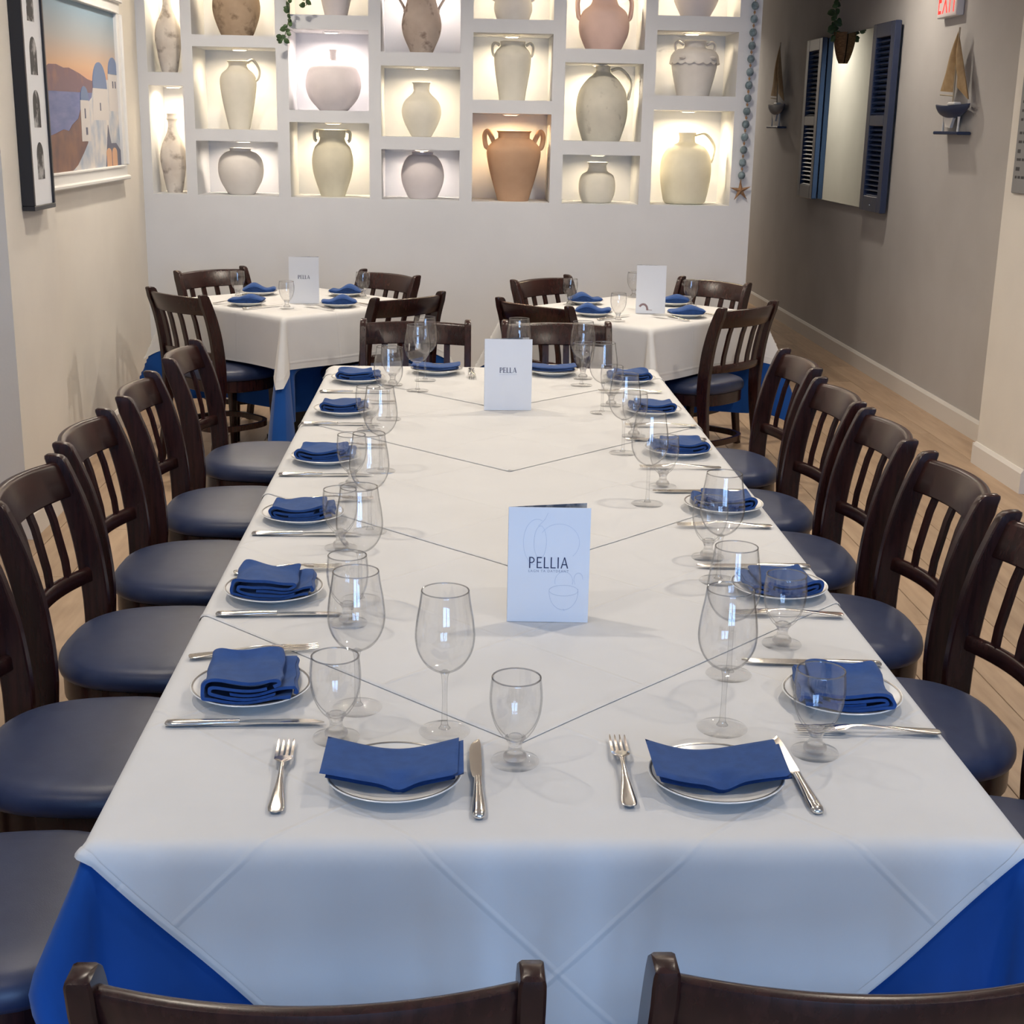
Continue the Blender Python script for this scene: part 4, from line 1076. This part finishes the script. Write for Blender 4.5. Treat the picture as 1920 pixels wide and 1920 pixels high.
# ------------------------------------------------------------------ right wall
def mirror():
    y0, y1, z0, z1 = 9.27, 11.60, 1.09, 2.295
    t = empty('shuttered_mirror', (XR, (y0 + y1) / 2, z0)); cy_ = (y0 + y1) / 2; H = z1 - z0
    MB().bbox(-.018, -.002, 9.74 - cy_, 11.12 - cy_, .004, H - .004, .003).build('mirror_glass', 'mirror', t, smooth=False)
    for (a, b) in ((9.27, 9.76), (11.11, 11.60)):
        sh = MB(); st = .085; d0, d1 = -.062, -.020
        A, B = a - cy_, b - cy_
        o = MB().bbox(d0, d1, A, A + st, 0, H, .004).bbox(d0, d1, B - st, B, 0, H, .004).bbox(d0, d1, A + st, B - st, 0, .10, .004).bbox(d0, d1, A + st, B - st, H - .09, H, .004).bbox(d0, d1, A + st, B - st, H * .49 - .035, H * .49 + .035, .004).box(-.022, -.019, A + st, B - st, .08, H - .08).build('shutter', 'shutter', t, smooth=False)
        for (q0, q1) in ((.10, H * .49 - .035), (H * .49 + .035, H - .09)):
            n = 14; stp = (q1 - q0) / n
            me = MB().prism([(-.058, -.012), (-.055, -.014), (-.026, .012), (-.029, .014)], 'y', A + st, B - st)
            # prism over 'y' takes (x,z)
            me = me.mesh('louvre', 'shutter', smooth=False)
            for i in range(n): obj('louvre', me, o, (0, 0, q0 + stp * (i + .5)))
    MB().lathe([(0, 0), (.008, .002), (.008, .006), (0, .008)], 12).build('knob', 'steel', t).location = (-.064, 9.50 - cy_, .04)
    tag(t, 'wide wall mirror between two navy louvred shutters', 'mirror')
mirror()
def sailboat(y, z0, L, H, label, fl):
    t = empty('model_sailboat', (XR - .055, y, z0))
    ys = 1 if fl else -1
    MB().bbox(-.03, .05, -L * .36, L * .36, 0, .018, .004).build('base', 'hull', t, smooth=False)
    for yy in (-.13, .13): MB().lathe([(.008, .018), (.006, .05), (.008, H * .17)], 10, 0, yy * L / .58, 0).build('stand_post', 'white_paint', t)
    hz, hd = H * .27, H * .11
    secs = []
    for i in range(15):
        u = -1 + 2 * i / 14; yy = u * L * .5; wd = .045 * (1 - abs(u) ** 2.2) + .002; dp = hd * (1 - abs(u) ** 2.4) ** .8 + .004
        top = hz + .012 * u * u
        secs.append([(-wd, yy, top), (-wd * .95, yy, top - dp * .4), (-wd * .5, yy, top - dp * .85), (0, yy, top - dp), (wd * .5, yy, top - dp * .85), (wd * .95, yy, top - dp * .4), (wd, yy, top)])
    MB().loft(secs).build('hull', 'hull', t)
    kz = hz - hd
    MB().prism([(-.12 * L, kz + .02), (.17 * L, kz + .03), (.20 * L, kz - .002), (.12 * L, kz - .05), (-.02 * L, kz - .055)], 'x', -.008, .008).build('keel', 'white_paint', t, smooth=False)
    MB().bbox(-.022, .022, -.15 * L, .06 * L, hz + .002, hz + .022, .006).build('cabin', 'white_paint', t, smooth=False)
    MB().tube([(0, 0, hz), (0, 0, H)], .005, 8).build('mast', 'cord', t)
    MB().tube([(0, 0, hz + .055), (0, ys * L * .40, hz + .065)], .004, 8).build('boom', 'cord', t)
    def sail(poly, x, bulge, nm):
        # triangular bellied sail: fan grid between two edges
        A, B, Cc = [Vector((0, p[0], p[1])) for p in poly]
        mb = MB()
        def P(u, v, s):
            p = A.lerp(B, u).lerp(Cc, v) if False else (A * (1 - v) + (B * (1 - u) + Cc * u) * v)
            return (x + s * .0025 - bulge * math.sin(PI * u) * math.sin(PI * min(1, v)) , p.y, p.z)
        mb.grid(lambda u, v: P(u, v, 1), 8, 10); mb.grid(lambda u, v: P(u, v, -1), 8, 10)
        mb.build(nm, 'sail', t)
    sail([(ys * .012, H * .97), (ys * .012, hz + .075), (ys * L * .40, hz + .085)], 0, .02, 'mainsail')
    sail([(-ys * .010, H * .92), (-ys * .06, hz + .10), (-ys * L * .47, hz + .03)], -.004, .025, 'jib')
    tag(t, label, 'model boat', 'model sailboats on the right wall'); return t
sailboat(8.08, 1.60, .56, .575, 'model sailboat with tan sails below the exit sign', True)
sailboat(12.6, 1.62, .62, .715, 'model sailboat with tan sails beyond the mirror', True)
# exit sign
t = empty('exit_sign', (XR, 8.36, 2.248))
MB().bbox(-.045, -.002, -.165, .165, 0, .20, .004).build('housing', 'exit_box', t, smooth=False)
MB().box(-.0465, -.045, -.155, .155, .010, .190).build('face', mat('exit_face', (.75, .72, .72), .4, emit=(1, .45, .4), es=.05), t, smooth=False)
em = font_mesh('EXIT', .205, 'exit_red', 'lettering'); o = obj('lettering', em, t, (-.0475, 0, .022)); o.rotation_euler = (PI / 2, 0, -PI / 2); o.scale = (.62, 1, 1); o['label'] = 'glowing red letters EXIT'
d = bpy.data.lights.new('exit_glow', 'AREA'); d.shape = 'RECTANGLE'; d.size = .28; d.size_y = .15; d.energy = .5; d.color = (1, .08, .06)
lo2 = bpy.data.objects.new('exit_glow', d); C.objects.link(lo2); lo2.parent = t; lo2.location = (-.052, 0, .1); lo2.rotation_euler = (0, PI / 2, 0)
tag(t, 'red lit exit sign high on the right wall', 'sign')
# grey notice on the right pillar
t = empty('notice_board', (2.63, 6.47, 1.342))
MB().bbox(-.014, -.001, -.215, .215, 0, .56, .003).build('panel', 'plaque', t, smooth=False)
rnd = random.Random(4)
for k in range(11):
    zz = .50 - k * .04 - (.02 if k > 4 else 0)
    yy = .185
    while yy > -.15:
        l_ = rnd.uniform(.02, .05); hh = .012 if k not in (7, 9) else .017
        MB().box(-.0148, -.014, yy - l_, yy, zz - hh, zz).build('text_line', 'ink_dark', t, smooth=False); yy -= l_ + .012
        if rnd.random() < .25: break
tag(t, 'grey printed notice on the right pillar', 'notice')

# ------------------------------------------------------------------ garland and vines
t = empty('bead_garland', (1.664, YB - .02, 1.22))
gz0 = 1.345 - 1.22; top_ = 2.62 - 1.22
def gx(z): return -.018 + .020 * min(1.2, (z - gz0) / .97)
MB().tube([(gx(z), 0, z) for z in [.09 + (top_ - .09) * i / 20 for i in range(21)]], .0025, 6).build('cord', 'cord', t)
MB().lathe([(0, 0), (.008, .002), (.008, .008), (0, .01)], 10, gx(top_), .012, top_).build('nail', 'steel', t)
bm_ = MB().lathe([(.004, -.021), (.013, -.019), (.0195, -.010), (.0215, 0), (.0195, .010), (.013, .019), (.004, .021)], 16).mesh('bead', 'bead')
bm2 = MB().lathe([(.002, -.008), (.006, -.004), (.0065, 0), (.006, .004), (.002, .008)], 10).mesh('spacer_bead', 'starfish')
z = gz0 + .005; k = 0
while z < top_ - .02:
    obj('bead', bm_, t, (gx(z), -.002, z)); obj('spacer_bead', bm2, t, (gx(z + .036), -.001, z + .036)); z += .0715; k += 1
mb = MB(); st = []
for i in range(10):
    a = PI / 2 + .06 + i * PI / 5; r = .066 if i % 2 == 0 else .0185
    st.append((r * math.cos(a), r * math.sin(a)))
zc = .044
base = len(mb.v)
for (px, pz) in st: mb.v.append((gx(.1) + px, .004, zc + pz))
for (px, pz) in st: mb.v.append((gx(.1) + px * .9, -.004, zc + pz * .9))
mb.v.append((gx(.1), -.016, zc)); mb.v.append((gx(.1), .006, zc))
for i in range(10):
    j = (i + 1) % 10
    mb.f += [(base + i, base + j, base + 10 + j, base + 10 + i), (base + 10 + i, base + 10 + j, base + 20), (base + j, base + i, base + 21)]
mb.build('starfish', 'starfish', t, smooth=False)['label'] = 'tan dried starfish'
tag(t, 'strand of grey-blue beads ending in a starfish at the wall end', 'garland')

leaf_me = None
def leaf_mesh():
    pts = [(0, 0), (.012, .008), (.017, .020), (.013, .034), (0, .046), (-.013, .034), (-.017, .020), (-.012, .008)]
    mb = MB(); mb.v = [(0, -.003, .02)] + [(x, .004 * abs(x) / .017, z) for x, z in pts]
    mb.v += [(0, -.0015, .02)] + [(x, .004 * abs(x) / .017 + .0015, z) for x, z in pts]
    for i in range(8):
        j = 1 + i; k2 = 1 + (i + 1) % 8
        mb.f += [(0, j, k2), (9, 9 + k2, 9 + j), (j, k2, 9 + k2, 9 + j)]
    return mb.mesh('leaf', 'leaf', smooth=False)
leaf_me = leaf_mesh()
def vine(t, pts, n, rnd, size=1.0, sp=.02):
    P = spline(pts, 6); MB().tube(P, .0022, 6).build('stem', 'stem', t)
    for i in range(n):
        p = P[min(len(P) - 1, int(len(P) * (i + .5) / n))]
        o = obj('leaf', leaf_me, t, (p[0] + rnd.uniform(-sp, sp) * .3, p[1] - .004, p[2]))
        o.rotation_euler = (rnd.uniform(-.6, .6), rnd.choice((-1, 1)) * rnd.uniform(1.2, 2.6), rnd.uniform(-.9, .9)); s_ = size * rnd.uniform(.65, 1.1); o.scale = (s_, s_, s_)
rnd = random.Random(11)
t = empty('hanging_ivy', (-.945, YB, 2.66))
MB().lathe([(0, 0), (.045, 0), (.06, .05), (.068, .11), (.062, .115), (.055, .06), (0, .05)], 24, 0, -.07, 0).build('pot', 'white_paint', t)
MB().box(-.03, .03, -.03, -.001, .03, .06).build('bracket', 'white_paint', t, smooth=False)
vine(t, [(-.02, -.10, .12), (-.03, -.135, .09), (.0, -.13, -.10), (-.012, -.125, -.30), (.012, -.12, -.42), (.01, -.11, -.50), (-.012, -.10, -.585), (-.03, -.10, -.625)], 42, rnd, .85)
vine(t, [(.03, -.10, .12), (.07, -.12, .08), (.10, -.11, -.12), (.112, -.10, -.32), (.105, -.10, -.44)], 24, rnd, .8)
tag(t, 'trailing green ivy hanging in front of the niche wall', 'plant')
t = empty('wall_planter', (XR - .022, 10.64, 2.085))
secs = []
for k2 in range(8):
    u = k2 / 7; r = .030 + .050 * math.sin(u * PI / 2) ** .8; zz = u * .215
    secs.append([(0, r, zz)] + [(-r * .95 * math.sin(PI * i / 12), r * math.cos(PI * i / 12), zz) for i in range(1, 12)] + [(0, -r, zz)])
MB().loft(secs).build('basket', 'basket', t)
vine(t, [(-.05, .02, .16), (-.07, .03, .22), (-.06, .02, .30), (-.07, .04, .40), (-.05, .03, .52), (-.03, .02, .66), (-.01, .02, .72)], 34, rnd, 1.25, .05)
vine(t, [(-.06, -.02, .17), (-.08, -.03, .23), (-.085, -.035, .32), (-.07, -.03, .45), (-.05, -.02, .60), (-.01, 0, .72)], 28, rnd, 1.2, .05)
tag(t, 'brown wall basket with climbing green ivy on the mirror', 'plant')
